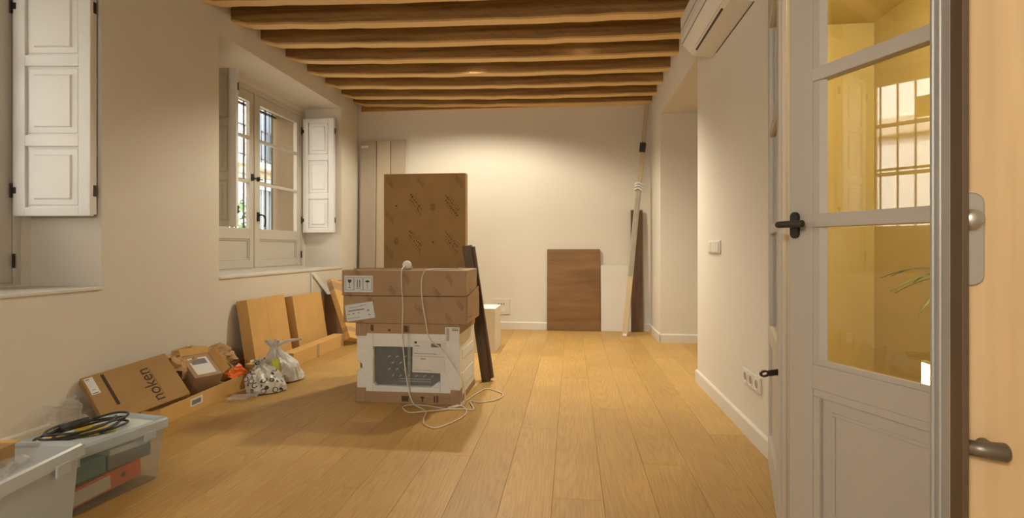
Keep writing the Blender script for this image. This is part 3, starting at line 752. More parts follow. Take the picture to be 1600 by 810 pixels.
# packaged oven at the bottom of the stack
ov = thing('packaged_oven', 'oven in white foam and cardboard packaging at the bottom of the stack', 'appliance', (-1.533, 3.70, 0))
B((.012, .05, .012), (.743, .59, .553)).build('oven_body', 'steel', ov)
sx, sz = .000861, .000825
def OX(px): return (px - 78) * sx
def OZ(py): return (730 - py) * sz
fo = MB()
zt_, zb_ = OZ(128), OZ(640); cx0, cx1, cz1, cz0 = OX(222), OX(792), OZ(248), OZ(588)
left = [(OX(84), zb_), (cx0, zb_), (cx0, zt_), (OX(84), zt_), (OX(84), OZ(372)), (OX(128), OZ(400)), (OX(130), OZ(436)), (OX(84), OZ(450))]
fo.prism(left, .004, .05, 'y'); fo.box((cx1, .004, zb_), (OX(950), .05, zt_)); fo.box((cx0, .004, cz1), (cx1, .05, zt_)); fo.box((cx0, .004, zb_), (cx1, .05, cz0))
fo.prism([(cx1, cz0), (cx1, OZ(545)), (OX(770), OZ(545)), (OX(715), cz0)], .004, .05, 'y')
fo.prism([(cx0, cz0), (OX(246), cz0), (cx0, OZ(560))], .004, .05, 'y')
fo.build('foam_front', 'foam', ov, bevel=.004)
B((OX(205), .001, OZ(360)), (OX(228), .03, OZ(275))).build('foam_lip', 'foam', ov, bevel=.004)
for r_ in range(4):
    for c_ in range(6):
        px_, py_ = 345 + c_ * 68 + (r_ % 2) * 30, 340 + r_ * 55
        if px_ > 740: continue
        X = Matrix.Translation((OX(px_), .046, OZ(py_))) @ Matrix.Rotation(R(-32), 4, 'Y')
        MB().prism([(.012 * math.cos(2 * math.pi * i / 8), .004 * math.sin(2 * math.pi * i / 8)) for i in range(8)], -.004, .005, 'y', X).build('dimple', 'steellt', ov)
for zz in (OZ(535), OZ(556)): MB().box((OX(430), .044, zz), (OX(700), .051, zz + .004)).build('tray_rib', 'steellt', ov)
cb = MB(); cb.box((0, -.002, 0), (.755, .6, .045)); cb.box((0, -.002, .045), (.755, .004, OZ(634)))
cb.build('cardboard_base', 'kraft3', ov, bevel=.002)
for (x0, x1) in ((-.002, OX(162)), (OX(880), .757)): B((x0, -.006, 0), (x1, .09, OZ(605))).build('corner_cap', 'kraft3', ov, bevel=.003)
tp = MB(); tp.box((0, .0, OZ(132)), (.755, .6, .565))
tp.build('cardboard_lid', 'kraft3', ov, bevel=.002)
B((-.002, -.004, OZ(155)), (OX(168), .09, .5655)).build('corner_cap', 'kraft3', ov, bevel=.003)
B((.745, .02, .045), (.752, .58, OZ(132))).build('side_sheet', 'whitebox', ov)
for zz in ((.10, .20), (.30, .37)): B((.751, .1, zz[0]), (.756, .52, zz[1])).build('foam_side', 'foam', ov, bevel=.003)
B((.73, .0, .045), (.7535, .02, OZ(132))).build('foam_corner', 'foam', ov)
def sheet(parent, x0, x1, z0, z1, y, mat='paper', rot=0, name='label_sheet'):
    X = Matrix.Translation(((x0 + x1) / 2, y, (z0 + z1) / 2)) @ Matrix.Rotation(rot, 4, 'Y'); hx, hz = (x1 - x0) / 2, (z1 - z0) / 2
    o = MB().box((-hx, -.0012, -hz), (hx, 0, hz)).build(name, mat, parent, X=X); return o, hx, hz
def lines(parent, items, mat='grey', y=-.0016, name='print'):
    mb = MB()
    for (x0, x1, z0, z1) in items: mb.box((x0, y, z0), (x1, -.0011, z1))
    return mb.build(name, mat, parent)
s, hx, hz = sheet(ov, OX(562), OX(832), OZ(463), OZ(188), -.001, 'paperw', R(1))
lines(s, [(-hx + .012, -hx + .03, hz - .022, hz - .008)], 'ink')
lines(s, [(-hx + .012, -hx + .05, hz - .042, hz - .037), (-hx + .01, hx * .5, hz - .095, hz - .091), (-hx + .01, hx - .01, hz - .112, hz - .110), (-hx + .06, -hx + .095, hz - .132, hz - .126), (-hx + .01, hx * .2, -hz + .016, -hz + .018)])
lines(s, [(hx - .10, hx - .03, hz - .045, hz - .018)] + [], 'grey')
s, hx, hz = sheet(ov, OX(835), OX(955), OZ(192), OZ(68), -.008, 'paperw', 0)
lines(s, [(-hx + .01, -hx + .032, hz - .095 + k * .0075, hz - .091 + k * .0075) for k in range(12)] + [(-.002, hx - .008, hz - .012, hz - .008), (-.002, hx - .008, hz - .024, hz - .017)])
lines(ov, [(OX(470), OX(530), OZ(712), OZ(665)), (OX(640), OX(652), OZ(712), OZ(665)), (OX(630), OX(662), OZ(680), OZ(668)), (OX(740), OX(752), OZ(715), OZ(658)), (OX(762), OX(776), OZ(715), OZ(658))], 'inkfaint', y=-.0035, name='handling_marks')
lines(ov, [(OX(490), OX(535), OZ(118), OZ(62)), (OX(355), OX(375), OZ(112), OZ(92)), (OX(205), OX(230), OZ(112), OZ(60))], 'inkfaint', y=-.0017, name='handling_marks')
MB().box((OX(520), -.0042, OZ(722)), (OX(545), -.0005, OZ(60))).build('strap_film', 'film', ov)
# lower flat carton
c2 = carton('flat_carton', 'brown flat carton with a tilted white shipping label, second in the stack', 'carton', (-1.1745, 3.69, .567), (.899, .50, .192), 'kraft3')
for i, (xx, zz) in enumerate(((-.25, .16), (.10, .10), (.40, .13), (-.33, .02), (.32, .03))): marks(c2, xx, zz, -.0005, .011, seed=i + 20)
s, hx, hz = sheet(c2, -.43, -.22, .022, .140, -.001, 'paper', R(-9))
lines(s, [(-hx + .02, hx * .35, .010, .018), (-hx + .03, -hx + .13, .034, .037), (hx * .1, hx * .5, .04, .044), (-hx + .01, -hx + .03, -.012, -.006), (-hx + .05, -hx + .065, -.012, -.006), (-hx + .09, -hx + .10, -.012, -.006), (-hx + .01, -hx + .1, -.04, -.037), (hx - .05, hx - .035, -.006, .006), (hx - .045, hx - .03, -.035, -.028)], 'grey')
fl = MB(); fl.add([(.4495, 0.0, .05), (.452, .0, .19), (.458, .42, .24), (.4495, .42, .02), (.452, .0, .05), (.4545, .0, .19), (.4605, .42, .24), (.452, .42, .02)], [(0, 1, 2, 3), (7, 6, 5, 4), (0, 4, 5, 1), (1, 5, 6, 2), (2, 6, 7, 3), (3, 7, 4, 0)])
fl.build('side_flap', 'kraft3', c2)
# upper flat carton with handling icons
c1 = carton('flat_carton', 'brown flat carton with black handling icons, top of the stack', 'carton', (-1.1815, 3.69, .762), (.905, .42, .182), 'kraft3')
for i, (xx, zz) in enumerate(((.02, .12), (.33, .12), (-.34, .16), (-.08, .03), (.24, .02), (-.40, .01))): marks(c1, xx, zz, -.0005, .011, seed=i + 40)
s, hx, hz = sheet(c1, -.433, -.222, .024, .142, -.001, 'paper', R(0), 'icon_label')
ic = MB()
for k in (-1, 0, 1):
    xo = k * .066
    ic.frame(xo - .0305, xo + .0305, -.045, .045, xo - .0285, xo + .0285, -.043, .043, -.0018, -.0011)
xo = -.066
ic.prism([(xo - .015, .030), (xo + .015, .030), (xo + .011, .014), (xo, .004), (xo - .011, .014)], -.0018, -.0011); ic.box((xo - .0015, -.0018, -.026), (xo + .0015, -.0011, .006)); ic.box((xo - .010, -.0018, -.029), (xo + .010, -.0011, -.026))
for dx in (-.009, .009): ic.box((dx - .003, -.0018, -.026), (dx + .003, -.0011, .030))
ic.box((-.018, -.0018, -.034), (.018, -.0011, -.031))
xo = .066
ic.prism([(xo - .018, .012), (xo + .018, .012), (xo + .012, .022), (xo, .028), (xo - .012, .022)], -.0018, -.0011); ic.box((xo - .0015, -.0018, -.030), (xo + .0015, -.0011, .014)); ic.box((xo - .007, -.0018, -.033), (xo + .0015, -.0011, -.030))
ic.build('handling_icons', 'ink', s)
B((.4525, .02, .01), (.4535, .08, .18)).build('tape', 'tape', c1)
# tall carton standing behind the stack
tc_ = carton('tall_carton', 'tall brown carton with diagonal stamps standing behind the stack', 'carton', (-1.244, 4.46, 0), (.712, .095, 1.735), 'kraft2')
for i, (xx, zz) in enumerate(((-.075, 1.46), (.235, 1.45), (-.08, 1.15), (.235, 1.14), (-.34, 1.68), (-.03, 1.70), (.31, 1.69), (-.345, 1.36), (-.345, 1.06))):
    if abs(xx) < .3 and zz < 1.6: marks(tc_, xx, zz, -.0005, .025, seed=i, mat='inkfaint')
    else: marks(tc_, max(min(xx, .30), -.305), min(zz, 1.66), -.0005, .014, seed=i)
for (xx, zz, rr) in ((.075, 1.45, .026), (-.245, 1.16, .024)):
    e = MB(); k = 20
    for a, b_ in ((rr, rr - .004), (rr * .55, rr * .55 - .005)):
        vs = [(xx + .8 * q * math.cos(2 * math.pi * i / k), -.001, zz + 1.2 * q * math.sin(2 * math.pi * i / k)) for q in (a, b_) for i in range(k)]
        e.add(vs, [(i, (i + 1) % k, k + (i + 1) % k, k + i) for i in range(k)])
    e.build('faded_stamp', 'inkfaint', tc_)
for (xx, zz) in ((-.245, 1.46), (.075, 1.15)):
    MB().prism([(xx - .008, zz), (xx, zz - .006), (xx + .009, zz - .004), (xx + .007, zz + .006), (xx - .004, zz + .009)], -.001, 0).build('torn_spot', 'ink', tc_)
# bulb holder and cable
cab = thing('pendant_cable', 'cream cable with a white lamp holder draped over the stacked cartons', 'cable', (-1.18, 3.78, .944))
def rel(pts, o=(-1.18, 3.78, .944)): return [(p[0] - o[0], p[1] - o[1], p[2] - o[2]) for p in pts]
Xb = Matrix.Translation((0, 0, .032)) @ Matrix.Rotation(R(62), 4, 'X') @ Matrix.Rotation(R(-14), 4, 'Y')
MB().lathe([(.001, -.040), (.016, -.038), (.020, -.024), (.028, -.018), (.032, -.002), (.033, .010), (.026, .024), (.012, .032), (.001, .034)], 24, Xb).build('lamp_holder', 'bulb', cab, smooth=True)
MB().lathe([(.012, -.060), (.0165, -.044), (.0165, -.036), (.010, -.034)], 16, Xb).build('holder_collar', 'plastic', cab, smooth=True)
p1 = [(-1.185, 3.745, .975), (-1.189, 3.70, .958), (-1.19, 3.680, .935), (-1.189, 3.680, .82), (-1.18, 3.680, .685), (-1.185, 3.680, .504), (-1.166, 3.675, .279), (-1.134, 3.665, .099), (-1.10, 3.655, .02)]
p2 = [(-1.061, 3.62, .006), (-.972, 3.518, .006), (-.941, 3.359, .006), (-.902, 3.25, .006), (-.824, 3.199, .006), (-.763, 3.278, .006), (-.704, 3.424, .006), (-.699, 3.548, .006),
      (-.755, 3.66, .008), (-.821, 3.622, .010), (-.833, 3.600, .010), (-.76, 3.766, .006), (-.72, 3.954, .006), (-.657, 4.13, .006), (-.546, 4.049, .006), (-.506, 3.964, .006), (-.541, 3.841, .006), (-.636, 3.766, .006), (-.716, 3.773, .01), (-.66, 3.596, .006), (-.738, 3.587, .01),
      (-.833, 3.577, .008), (-.994, 3.64, .006), (-1.101, 3.655, .006), (-1.149, 3.62, .006), (-1.139, 3.557, .006), (-1.07, 3.479, .006), (-.968, 3.504, .010), (-.829, 3.563, .012), (-.75, 3.70, .010), (-.735, 3.68, .03)]
p3 = [(-.745, 3.675, .16), (-.80, 3.675, .26), (-.904, 3.675, .397), (-.986, 3.678, .462), (-1.018, 3.680, .597), (-1.041, 3.680, .731), (-1.046, 3.680, .866), (-1.023, 3.684, .938), (-1.00, 3.71, .9475), (-.95, 3.80, .9475), (-.86, 3.84, .9475), (-.82, 3.86, .9475)]
MB().tube(rel(spline(p1 + p2 + p3, 5)), .0042, 6).build('flex', 'cable', cab, smooth=True)
MB().tube(rel([(-.82, 3.86, .951), (-.79, 3.865, .951)]), [.005, .0035], 8).build('cable_end', 'plastic', cab)

# planks and boxes around the stack
pk = thing('dark_plank', 'dark brown plank leaning against the right of the stacked cartons', 'board', X=basis((-.735, 4.37, .002), Vector((.985, 0, .145)).normalized(), Vector((0, 1, 0)), Vector((-.145, 0, .985)).normalized()))
B((0, 0, 0.001), (.075, .06, 1.125)).build('plank_body', 'plankdk', pk, bevel=.002)
B((.0755, .02, .012), (.098, .062, 1.11)).build('plank_lath', 'plankdk', pk, bevel=.002)
wb = carton('white_box', 'white cardboard box on the floor behind the dark plank', 'carton', (-.925, 5.57, 0), (.265, .43, .465), 'whitebox')
B((-.132, -.001, .42), (.132, .002, .4655)).build('lid_edge', 'whitebox', wb, bevel=.001)
# panels by the back wall
def board(name, label, base_, w_, h_, th, lean, mat, n=(0, -1), cat='panel', group=None):
    X = leanX(base_, n, lean, th)
    o = B((-w_ / 2, 0, 0), (w_ / 2, th, h_)).build(name, mat, bevel=.0015); o.matrix_world = X
    return tag(o, label, cat, group)
board('walnut_panel', 'walnut brown wooden panel leaning on the back wall', (.026, 7.175), .70, 1.085, .022, R(2.0), 'walnut')
board('white_board', 'white panel leaning on the back wall between the walnut panel and the pole', (.585, 7.195), .40, .872, .016, R(1.4), 'whitepan')
board('tall_walnut_strip', 'tall narrow dark walnut strip leaning in the right back corner', (.852, 7.17), .152, 1.60, .02, R(1.3), 'walnutdk')
bo1 = thing('beige_board', 'leftmost tall beige board leaning in the left back corner with a small sticker', 'panel', X=leanX((-2.80, 7.12), (0, -1), R(1.6), .03))
B((-.11, 0, 0), (.11, .03, 2.585)).build('board_body', 'beige3', bo1, bevel=.002)
B((-.10, -.001, 2.49), (.0, 0, 2.52)).build('sticker', 'paperw', bo1)
board('beige_board', 'tall pale sand board, middle of the three in the left back corner', (-2.588, 7.145), .19, 2.59, .025, R(1.4), 'beige', group='tall beige boards in the back corner')
board('beige_board', 'widest tall beige board standing nearest the tall brown carton', (-2.385, 7.16), .195, 2.60, .022, R(1.2), 'beige2', group='tall beige boards in the back corner')
bo1['group'] = 'tall beige boards in the back corner'
# long pole leaning in the right back corner
a_, b__ = Vector((.660, 6.815, .004)), Vector((.967, 7.12, 2.965)); zdir = (b__ - a_).normalized(); xdir = (Vector((1, -.3, 0)) - zdir * Vector((1, -.3, 0)).dot(zdir)).normalized()
pole = thing('leaning_batten', 'long pale batten with tape and clamp leaning in the right back corner', 'batten', X=basis(a_, xdir, zdir.cross(xdir), zdir))
Lp = (b__ - a_).length
B((-.034, -.012, .006), (.034, .012, 1.86)).build('lower_batten', 'pine', pole, bevel=.002)
B((-.026, .0125, 1.40), (.026, .03, Lp)).build('upper_batten', 'pine', pole, bevel=.002)
B((-.024, -.018, .75), (.026, -.0125, 1.95)).build('aluminium_strip', 'alu', pole, bevel=.001)
B((-.036, -.02, 2.36), (.036, .034, 2.48)).build('clamp', 'iron', pole, bevel=.004)
kn = MB()
for q in range(3): kn.tube(spline([(-.045, -.02, 1.86 + q * .035), (0, -.034, 1.875 + q * .035), (.05, -.02, 1.85 + q * .035), (.045, .03, 1.86 + q * .035), (0, .04, 1.87 + q * .035), (-.045, .025, 1.86 + q * .035), (-.045, -.02, 1.86 + q * .035)], 4), .013, 6)
kn.build('cloth_wrap', 'bagw', pole, smooth=True)
B((-.022, -.016, .0), (.022, .014, .03)).build('foot_cap', 'plastic', pole)

# ------------------------------------------------------------------ cartons along the left wall
def wallcarton(name, label, yc, w_, h_, th, lean, off, mat, z=0):
    X = leanX((XL + off, yc, z), (1, 0), lean, th); t = thing(name, label, 'carton', X=X)
    B((-w_ / 2, 0, 0), (w_ / 2, th, h_)).build('box_body', mat, t, bevel=.003); return t
cA = wallcarton('leaning_carton', 'plain orange-brown flat carton leaning on the wall, nearest the white bags', 4.76, .62, .635, .105, R(9), .225, 'kraft')
B((-.02, -.0008, 0), (.02, 0, .635)).build('tape', 'kraft', cA)
cB = wallcarton('leaning_carton', 'plain orange-brown flat carton leaning on the wall, second from the white bags', 5.55, .63, .60, .10, R(9), .215, 'kraft')
cD = wallcarton('dark_board', 'dark brown board leaning behind the taped package', 6.20, .46, .54, .04, R(10), .15, 'kraftdk'); cD['category'] = 'board'
lb = thing('long_carton', 'long low cardboard box on the floor in front of the leaning cartons', 'carton', (-2.60, 5.24, 0), R(90 + 1))
B((-.57, -.06, 0), (.57, .06, .135)).build('box_body', 'kraft', lb, bevel=.003)
B((-.1, -.0612, 0), (-.04, -.0605, .135)).build('tape', 'tape', lb)
B((.5, -.0612, 0), (.56, -.0605, .135)).build('tape', 'tape', lb)
# taped package leaning
zc_ = (Vector((-2.86, 6.16, .66)) - Vector((-2.50, 5.86, .03))); Lc = zc_.length; zc_.normalize(); xc_ = Vector((.12, .99, 0)); xc_ = (xc_ - zc_ * xc_.dot(zc_)).normalized()
pkC = thing('taped_package', 'long taped cardboard package tilted against the left wall beside the stack', 'package', X=basis((-2.46, 5.90, .048), xc_, zc_.cross(xc_), zc_))
B((-.12, -.035, 0), (.12, .035, Lc + .02)).build('box_body', 'kraft', pkC, bevel=.004)
B((-.121, -.036, Lc - .13), (.121, .036, Lc - .02)).build('tape', 'tape', pkC); B((-.121, -.036, .09), (.121, .036, .15)).build('tape', 'tape', pkC)
mk = marks(pkC, -.01, .42, -.0356, .018, R(78), 'ink', 71, 1)
cE = wallcarton('leaning_carton', 'orange-brown carton end peeking out behind the taped package', 6.58, .22, .70, .06, R(9), .20, 'kraft')
tl_ = thing('white_profile', 'bent white plastic profile standing behind the leaning cartons', 'profile', (-2.966, 5.86, 0))
MB().prism([(.02, .80), (.12, .80), (1.26, .03), (1.16, .0)], 0, .012, 'x').build('slanted_strip', 'foam', tl_)
B((0, .0, .0), (.011, .016, .80)).build('upright_strip', 'foam', tl_)
B((0, .0, .801), (.011, .10, .812)).build('bent_end', 'foam', tl_)

# box with the large lettering, tray and its contents
u = Vector((.2, .438, .073)).normalized(); v = Vector((.241, -.07, -.248)).normalized(); v = (v - u * v.dot(u)).normalized()
nrm = v.cross(u); nrm = -nrm if nrm.x < 0 else nrm
BWd, BHt = .487, .353
# local x = u (along the top edge), local z = -v (up the face), y into the box
nk = thing('lettered_box', 'flat cardboard box with large dark lettering tilted in the tray', 'carton', X=basis(Vector((-2.709, 2.869, .064)) + nrm * .0, u, (-v).cross(u), -v))
B((0, 0, 0), (BWd, .05, BHt)).build('box_body', 'kraft2', nk, bevel=.003)
text_part('noken', .105, basis((.315, -.0008, .160), Vector((0, 0, 1)), Vector((-1, 0, 0)), Vector((0, -1, 0))), 'ink', nk)
B((.352, -.0008, .06), (.354, -.0002, .27)).build('print_line', 'inkfaint', nk)
B((.098, -.001, .10), (.116, 0, .335)).build('print_bar', 'ink', nk)
s, hx, hz = sheet(nk, .012, .058, .215, .338, -.0008, 'paperw')
lines(s, [(-hx + .006, hx - .02, hz - .016, hz - .008), (-.008, .008, -.03, -.026), (-hx + .006, hx - .008, -hz + .006, -hz + .012)])
tr = thing('cardboard_tray', 'long shallow cardboard tray on the floor holding the packaging waste', 'tray', (-2.745, 3.62, 0), R(3))
mb = MB(); a, b_ = .20, .58
B((-a, -b_, 0), (a, b_, .006)).build('tray_bottom', 'kraft', tr)
for (x0, x1, y0, y1, hh) in ((a - .008, a, -b_, b_, .105), (-a, -a + .008, -b_, b_, .105), (-a + .008, a - .008, -b_, -b_ + .008, .09), (-a + .008, a - .008, b_ - .008, b_, .09)):
    B((x0, y0, .006), (x1, y1, hh)).build('tray_side', 'kraft', tr)
B((a, -.30, .035), (a + .0012, -.17, .088)).build('label_sheet', 'paperw', tr)
B((a + .0012, -.285, .045), (a + .0018, -.19, .075)).build('print', 'grey', tr)
ob = thing('small_open_box', 'small opened cardboard box with a white label inside the tray', 'carton', X=Matrix.Translation((-2.735, 3.66, .105)) @ Matrix.Rotation(R(-28), 4, 'Z') @ Matrix.Rotation(R(30), 4, 'Y') @ Matrix.Scale(1.15, 4))
B((-.11, -.085, 0), (.11, .085, .15)).build('box_body', 'kraft3', ob, bevel=.002)
B((-.075, -.06, .15), (.085, .055, .1515)).build('label_sheet', 'paperw', ob); B((-.06, -.05, .1515), (-.01, .04, .152)).build('print', 'grey', ob); 
f = MB(); f.box((-.11, 0, 0), (.11, .004, .05), Matrix.Translation((0, .085, .15)) @ Matrix.Rotation(R(-38), 4, 'X')); f.build('flap', 'kraft', ob)
f = MB(); f.box((-.002, -.085, 0), (.002, .085, .045), Matrix.Translation((-.11, 0, .15)) @ Matrix.Rotation(R(-50), 4, 'Y')); f.build('flap', 'kraft', ob)
for k in range(5): B((-.105 + k * .014, -.0856, 0.01), (-.099 + k * .014, -.085, .14)).build('corrugation', 'kraftdk', ob)
def crumple(name, label, cat, X, sx_, sy_, amp, mat, seed, n=16, arch=.0):
    vs = []; fs = []
    for th in (0, -.003):
        for i in range(n + 1):
            for j in range(n + 1):
                a_, c_ = i / n - .5, j / n - .5
                p = Vector((a_ * sx_, c_ * sy_, 0)); q = Vector((a_ * 3.1 + seed, c_ * 3.1, seed * .7))
                z = amp * (noise.noise(q * 1.3) + .6 * abs(noise.noise(q * 2.9))) + arch * (1 - 4 * a_ * a_)
                dx = amp * .5 * noise.noise(q * 2.1 + Vector((9, 1, 3)))
                vs.append((p.x + dx, p.y + dx * .6, z + th))
    m_ = (n + 1) ** 2
    for i in range(n):
        for j in range(n):
            a_ = i * (n + 1) + j; fs.append((a_, a_ + n + 1, a_ + n + 2, a_ + 1)); fs.append((m_ + a_ + 1, m_ + a_ + n + 2, m_ + a_ + n + 1, m_ + a_))
    o = MB().add(vs, fs).build(name, mat); o.matrix_world = X; return tag(o, label, cat)
crumple('packing_paper', 'crumpled brown packing paper heaped by the wall behind the open box', 'paper', Matrix.Translation((-2.80, 3.62, .265)) @ Matrix.Rotation(R(36), 4, 'Y') @ Matrix.Rotation(R(8), 4, 'Z'), .24, .40, .07, 'craft', 2.0, arch=.05)
crumple('packing_paper', 'smaller crumpled brown paper sheet between the open box and the wall', 'paper', Matrix.Translation((-2.83, 4.02, .22)) @ Matrix.Rotation(R(30), 4, 'Y'), .22, .30, .07, 'craft', 5.3, arch=.04)
crumple('plastic_film', 'grey crumpled plastic film beside the lettered box', 'plastic', Matrix.Translation((-2.83, 2.76, .12)) @ Matrix.Rotation(R(50), 4, 'Y'), .26, .22, .08, 'film', 8.1)
crumple('orange_scrap', 'bright orange plastic scrap in the tray', 'scrap', Matrix.Translation((-2.60, 3.93, .13)) @ Matrix.Rotation(R(40), 4, 'Y') @ Matrix.Rotation(R(20), 4, 'X'), .10, .15, .03, 'vivid', 3.3, 6)
crumple('dark_scrap', 'dark crumpled scraps lying in the tray beside the orange piece', 'scrap', Matrix.Translation((-2.62, 4.08, .085)), .12, .16, .05, 'fill', 6.6, 8)
tu = MB(); k = 20
pr = [(.075, 0), (.075, .20), (.068, .20), (.068, .0)]
vs = []; fs = []
for (r_, z) in pr:
    for j in range(k): vs.append((r_ * math.cos(2 * math.pi * j / k), r_ * math.sin(2 * math.pi * j / k), z))
for i in range(4):
    for j in range(k): fs.append((i * k + j, i * k + (j + 1) % k, ((i + 1) % 4) * k + (j + 1) % k, ((i + 1) % 4) * k + j))
o = tu.add(vs, fs).build('cardboard_tube', 'kraft2'); o.matrix_world = Matrix.Translation((-2.80, 4.10, .085)) @ Matrix.Rotation(R(25), 4, 'Z') @ Matrix.Rotation(R(75), 4, 'X')
tag(o, 'short wide cardboard tube lying in the end of the tray', 'tube')
fb = thing('flat_box', 'pale flat cardboard box lying on the floor behind the white bags', 'carton', (-2.63, 4.43, 0), R(2))
B((-.09, -.21, 0), (.09, .21, .13)).build('box_body', 'kraft', fb, bevel=.003)
B((-.02, -.211, .0), (.02, .211, .1306)).build('tape', 'tape', fb)
# shopping bags
def bag(name, label, loc, r0, h, mat, seed, rz=0, lean=(0, 0)):
    t = thing(name, label, 'bag', loc, rz)
    k, n = 48, 26; vs = []; fs = []
    prof = [(0, .0), (.75, .0), (.98, .04), (1.0, .18), (.96, .35), (.80, .52), (.50, .68), (.24, .80), (.17, .86), (.26, .93), (.34, 1.0)]
    for i in range(n):
        u_ = i / (n - 1) * (len(prof) - 1); a_ = min(int(u_), len(prof) - 2); f_ = u_ - a_
        r_ = prof[a_][0] * (1 - f_) + prof[a_ + 1][0] * f_; z_ = prof[a_][1] * (1 - f_) + prof[a_ + 1][1] * f_
        for j in range(k):
            t_ = 2 * math.pi * j / k; c, s_ = math.cos(t_), math.sin(t_)
            q = Vector((c * 1.7 + seed, s_ * 1.7, z_ * 2.4 + seed))
            amp = (.10 + .42 * max(0, z_ - .3)) if z_ > .01 else .05
            nn = noise.noise(q * 1.9) + .7 * abs(noise.noise(q * 4.3)) - .25
            pleat = .16 * max(0, z_ - .35) * math.sin(t_ * 7 + seed + 3 * noise.noise(q))
            rr = r0 * max(r_ * (1 + amp * nn * 1.4) + pleat * r_ * 3, 0)
            vs.append((rr * c + lean[0] * z_ * h, rr * s_ * .85 + lean[1] * z_ * h, max(z_ * h * (1 + .12 * noise.noise(q * 1.3)), .001)))
    for i in range(n - 1):
        for j in range(k): fs.append((i * k + j, i * k + (j + 1) % k, (i + 1) * k + (j + 1) % k, (i + 1) * k + j))
    MB().add(vs, fs).build('bag_body', mat, t, smooth=False); return t
bg1 = bag('shopping_bag', 'white plastic bag printed with dark letters slumped beside the tray', (-2.33, 3.90, 0), .145, .24, 'bagp', 1.7, R(20), (-.25, .1))
crumple('x', 'x', 'x', I4, .1, .1, .01, 'bagp', 1.1, 4)
o = bpy.data.objects['x']; bpy.data.objects.remove(o)
bg2 = bag('shopping_bag', 'plain white plastic bag with knotted top beside the long carton', (-2.36, 4.24, 0), .15, .34, 'bagw', 4.2, R(60), (-.35, .0))
MB().tube(spline([(-.09, .02, .28), (-.06, -.03, .32), (-.02, -.10, .345), (.02, -.19, .36)], 5), [.014] * 6 + [.012] * 6 + [.009] * 4, 7).build('twisted_handle', 'bagw', bg2, smooth=True)
lm = MB(); lm.box((-.028, -.004, -.06), (.028, .004, .06), Matrix.Translation((-.02, 0, .17)))
o = lm.build('lime_packet', 'lime', X=None); o.matrix_world = Matrix.Translation((-2.275, 4.02, .0)) @ Matrix.Rotation(R(50), 4, 'Z') @ Matrix.Rotation(R(-22), 4, 'X'); tag(o, 'lime yellow packet sticking out between the two white bags', 'packet')
crumple('bag_flap', 'loose clear plastic scrap on the floor in front of the bags', 'scrap', Matrix.Translation((-2.37, 3.68, .022)) @ Matrix.Rotation(R(20), 4, 'Z'), .20, .15, .018, 'film', 7.2, 10)

# ------------------------------------------------------------------ storage bins
def bin_(label, loc, rz, w_, l_, h_, mats, group='translucent storage bins'):
    t = thing('storage_bin', label, 'storage bin', loc, rz, group); tb_ = .022; th = .0035
    def ring(z0, z1, i0, i1):
        out = []
        for (z, i) in ((z0, i0), (z1, i1)):
            x, y = w_ / 2 - i, l_ / 2 - i; r_ = .03
            pts = []
            for cx_, cy_, a0 in ((x - r_, y - r_, 0), (-x + r_, y - r_, 90), (-x + r_, -y + r_, 180), (x - r_, -y + r_, 270)):
                for k in range(5):
                    a = R(a0 + k * 22.5); pts.append((cx_ + r_ * math.cos(a), cy_ + r_ * math.sin(a), z))
            out.append(pts)
        return out
    a, b_ = ring(.0, h_ - .03, tb_ + .012, .012); n = len(a)
    mb = MB(); mb.add(a + b_, [(i, (i + 1) % n, n + (i + 1) % n, n + i) for i in range(n)] + [tuple(range(n - 1, -1, -1))])
    mb.build('bin_body', mats[0], t, smooth=False)
    # lid: skirt, raised rim, recessed top
    secs = [(h_ - .045, -.001), (h_ - .006, .0), (h_, .006), (h_, .020), (h_ - .012, .030), (h_ - .012, .034)]
    rings = []
    for z, i in secs: rings.append(ring(z, z, i, i)[0])
    mb = MB(); vs = [p for r_ in rings for p in r_]; fs = []
    for q in range(len(rings) - 1): fs += [(q * n + i, q * n + (i + 1) % n, (q + 1) * n + (i + 1) % n, (q + 1) * n + i) for i in range(n)]
    fs.append(tuple((len(rings) - 1) * n + i for i in range(n)))
    mb.add(vs, fs).build('lid', mats[1], t)
    for sy in (-1, 1): B((w_ / 2 - .002, sy * l_ * .3 - .03, h_ - .075), (w_ / 2 + .006, sy * l_ * .3 + .03, h_ - .035)).build('lid_clip', mats[1], t, bevel=.003)
    return t
R2 = R(-8); BN2 = (-2.135, 2.145, 0)
bn2 = bin_('clear storage bin with a coiled black cable on its lid and an orange binder inside', BN2, R2, .335, .58, .285, ('bin', 'binlid'))
R1 = R(9); BN1 = (-1.865, 1.40, 0)
bn1 = bin_('whitish storage bin in the foreground with an opened brown box on its lid', BN1, R1, .43, .60, .42, ('bin1', 'binlid1'))
def inbin(pos, rz, BN=BN2, RZ=R2): return Matrix.Translation(BN) @ Matrix.Rotation(RZ, 4, 'Z') @ Matrix.Translation(pos) @ Matrix.Rotation(rz, 4, 'Z')
ob_ = thing('ring_binder', 'orange ring binder with white spine label inside the clear bin', 'binder', X=inbin((.105, -.01, .006), 0) @ Matrix.Rotation(R(4), 4, 'X'))
B((-.06, -.20, .02), (0, .20, .10)).build('cover', 'orange', ob_, bevel=.004)
B((0, -.17, .030), (.0015, .05, .088)).build('spine_label', 'paperw', ob_)
MB().lathe([(.011, 0), (.011, .002), (.006, .002), (.006, .0)], 16, basis((.0, .11, .062), Vector((0, 1, 0)), Vector((0, 0, 1)), Vector((1, 0, 0)))).build('finger_ring', 'steel', ob_)
tf = thing('folder', 'teal folder lying above the orange binder inside the clear bin', 'folder', X=inbin((.02, -.07, .125), R(2)))
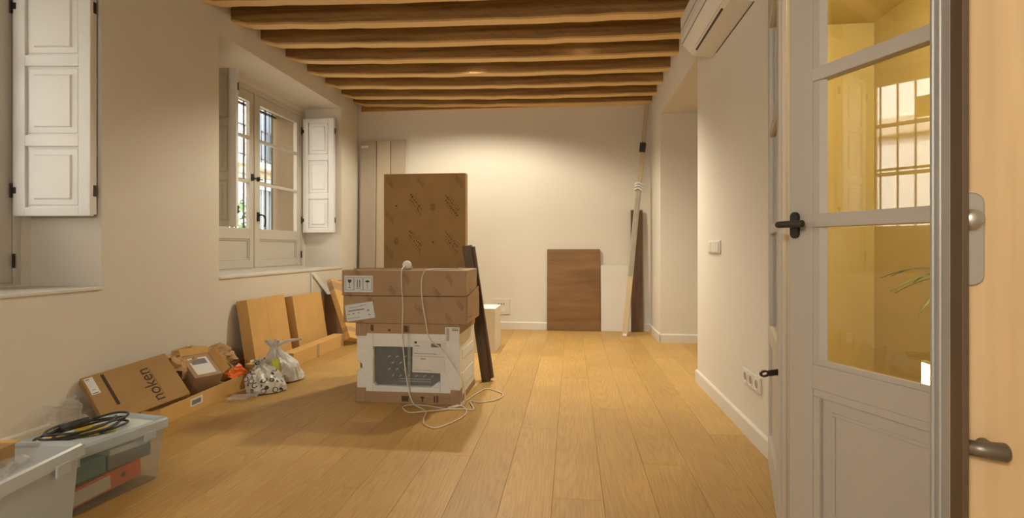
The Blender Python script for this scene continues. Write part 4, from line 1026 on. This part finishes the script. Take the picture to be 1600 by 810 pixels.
B((-.12, -.16, 0), (.105, .07, .075)).build('cover', 'teal', tf, bevel=.004); B((-.118, -.158, .02), (.1055, .068, .03)).build('page_block', 'grey', tf)
df = thing('folder', 'dark grey folder behind the teal folder inside the clear bin', 'folder', X=inbin((.02, .12, .125), R(-3)))
B((-.12, -.10, 0), (.105, .10, .06)).build('cover', 'steel', df, bevel=.004); B((-.1, -.09, .06), (.10, .09, .085)).build('page_block', 'paper', df)
gf = thing('folder', 'grey folder lying at the bottom of the clear bin beside the binder', 'folder', X=inbin((-.04, -.02, .006), 0))
B((-.08, -.22, 0), (.07, .22, .09)).build('cover', 'steel', gf, bevel=.004)
zl = .285 - .012
sh_ = B((-.128, -.15, 0), (.128, .235, .003)).build('pale_sheet', 'sheet'); sh_.matrix_world = inbin((.0, 0, zl + .0005), 0); tag(sh_, 'pale green plastic sheet lying on the lid of the clear bin', 'sheet')
for i, (px_, py_, rz, sx_, sy_, lab) in enumerate(((-.05, -.06, 20, .13, .11, 'yellow card under the black cable nearest the bin front'), (.02, .04, -25, .10, .13, 'yellow card under the black cable at the middle of the lid'), (-.05, .06, 50, .10, .08, 'small yellow card under the black cable beside the wall'))):
    o = B((-sx_ / 2, -sy_ / 2, 0), (sx_ / 2, sy_ / 2, .002)).build('yellow_card', 'yell'); o.matrix_world = inbin((px_, py_, zl + .0042 + i * .0025), R(rz)); tag(o, lab, 'card', 'yellow cards on the lid')
ck = thing('coiled_cable', 'coiled black rubber cable with connector on the clear bin lid', 'cable', X=inbin((0, 0, zl + .014), 0))
pts = []; rc_ = random.Random(3)
for k in range(76):
    a = R(k * 20); rr = 1 + .10 * math.sin(k * .9) + .07 * math.sin(k * .37 + 1)
    pts.append((.085 * rr * math.cos(a) + .008 * math.sin(k * .21), .165 * rr * math.sin(a) + .02 * math.sin(k * .13), .004 + .0005 * k + .003 * math.sin(k * 1.3)))
MB().tube(spline(pts, 3), .0052, 7).build('cable_loop', 'rubber', ck, smooth=True)
MB().tube([(-.065, -.05, .03), (-.052, -.01, .034), (-.035, .045, .038), (-.03, .062, .038)], [.013, .016, .016, .010], 12).build('connector', 'rubber', ck, smooth=True)
bx = thing('brown_box', 'small opened brown box lying on the foreground bin lid', 'carton', X=inbin((.05, .03, .42 - .0115), R(3), BN1, R1))
B((-.06, -.11, 0), (.055, .105, .062)).build('box_body', 'kraft2', bx, bevel=.002)
B((-.06, .106, .058), (.05, .135, .062)).build('flap', 'kraft', bx)
crumple('plastic_wrapper', 'crumpled clear plastic wrapper beside the brown box on the foreground bin', 'plastic', inbin((.135, .06, .425), R(20), BN1, R1), .07, .18, .02, 'film', 4.4, 10)
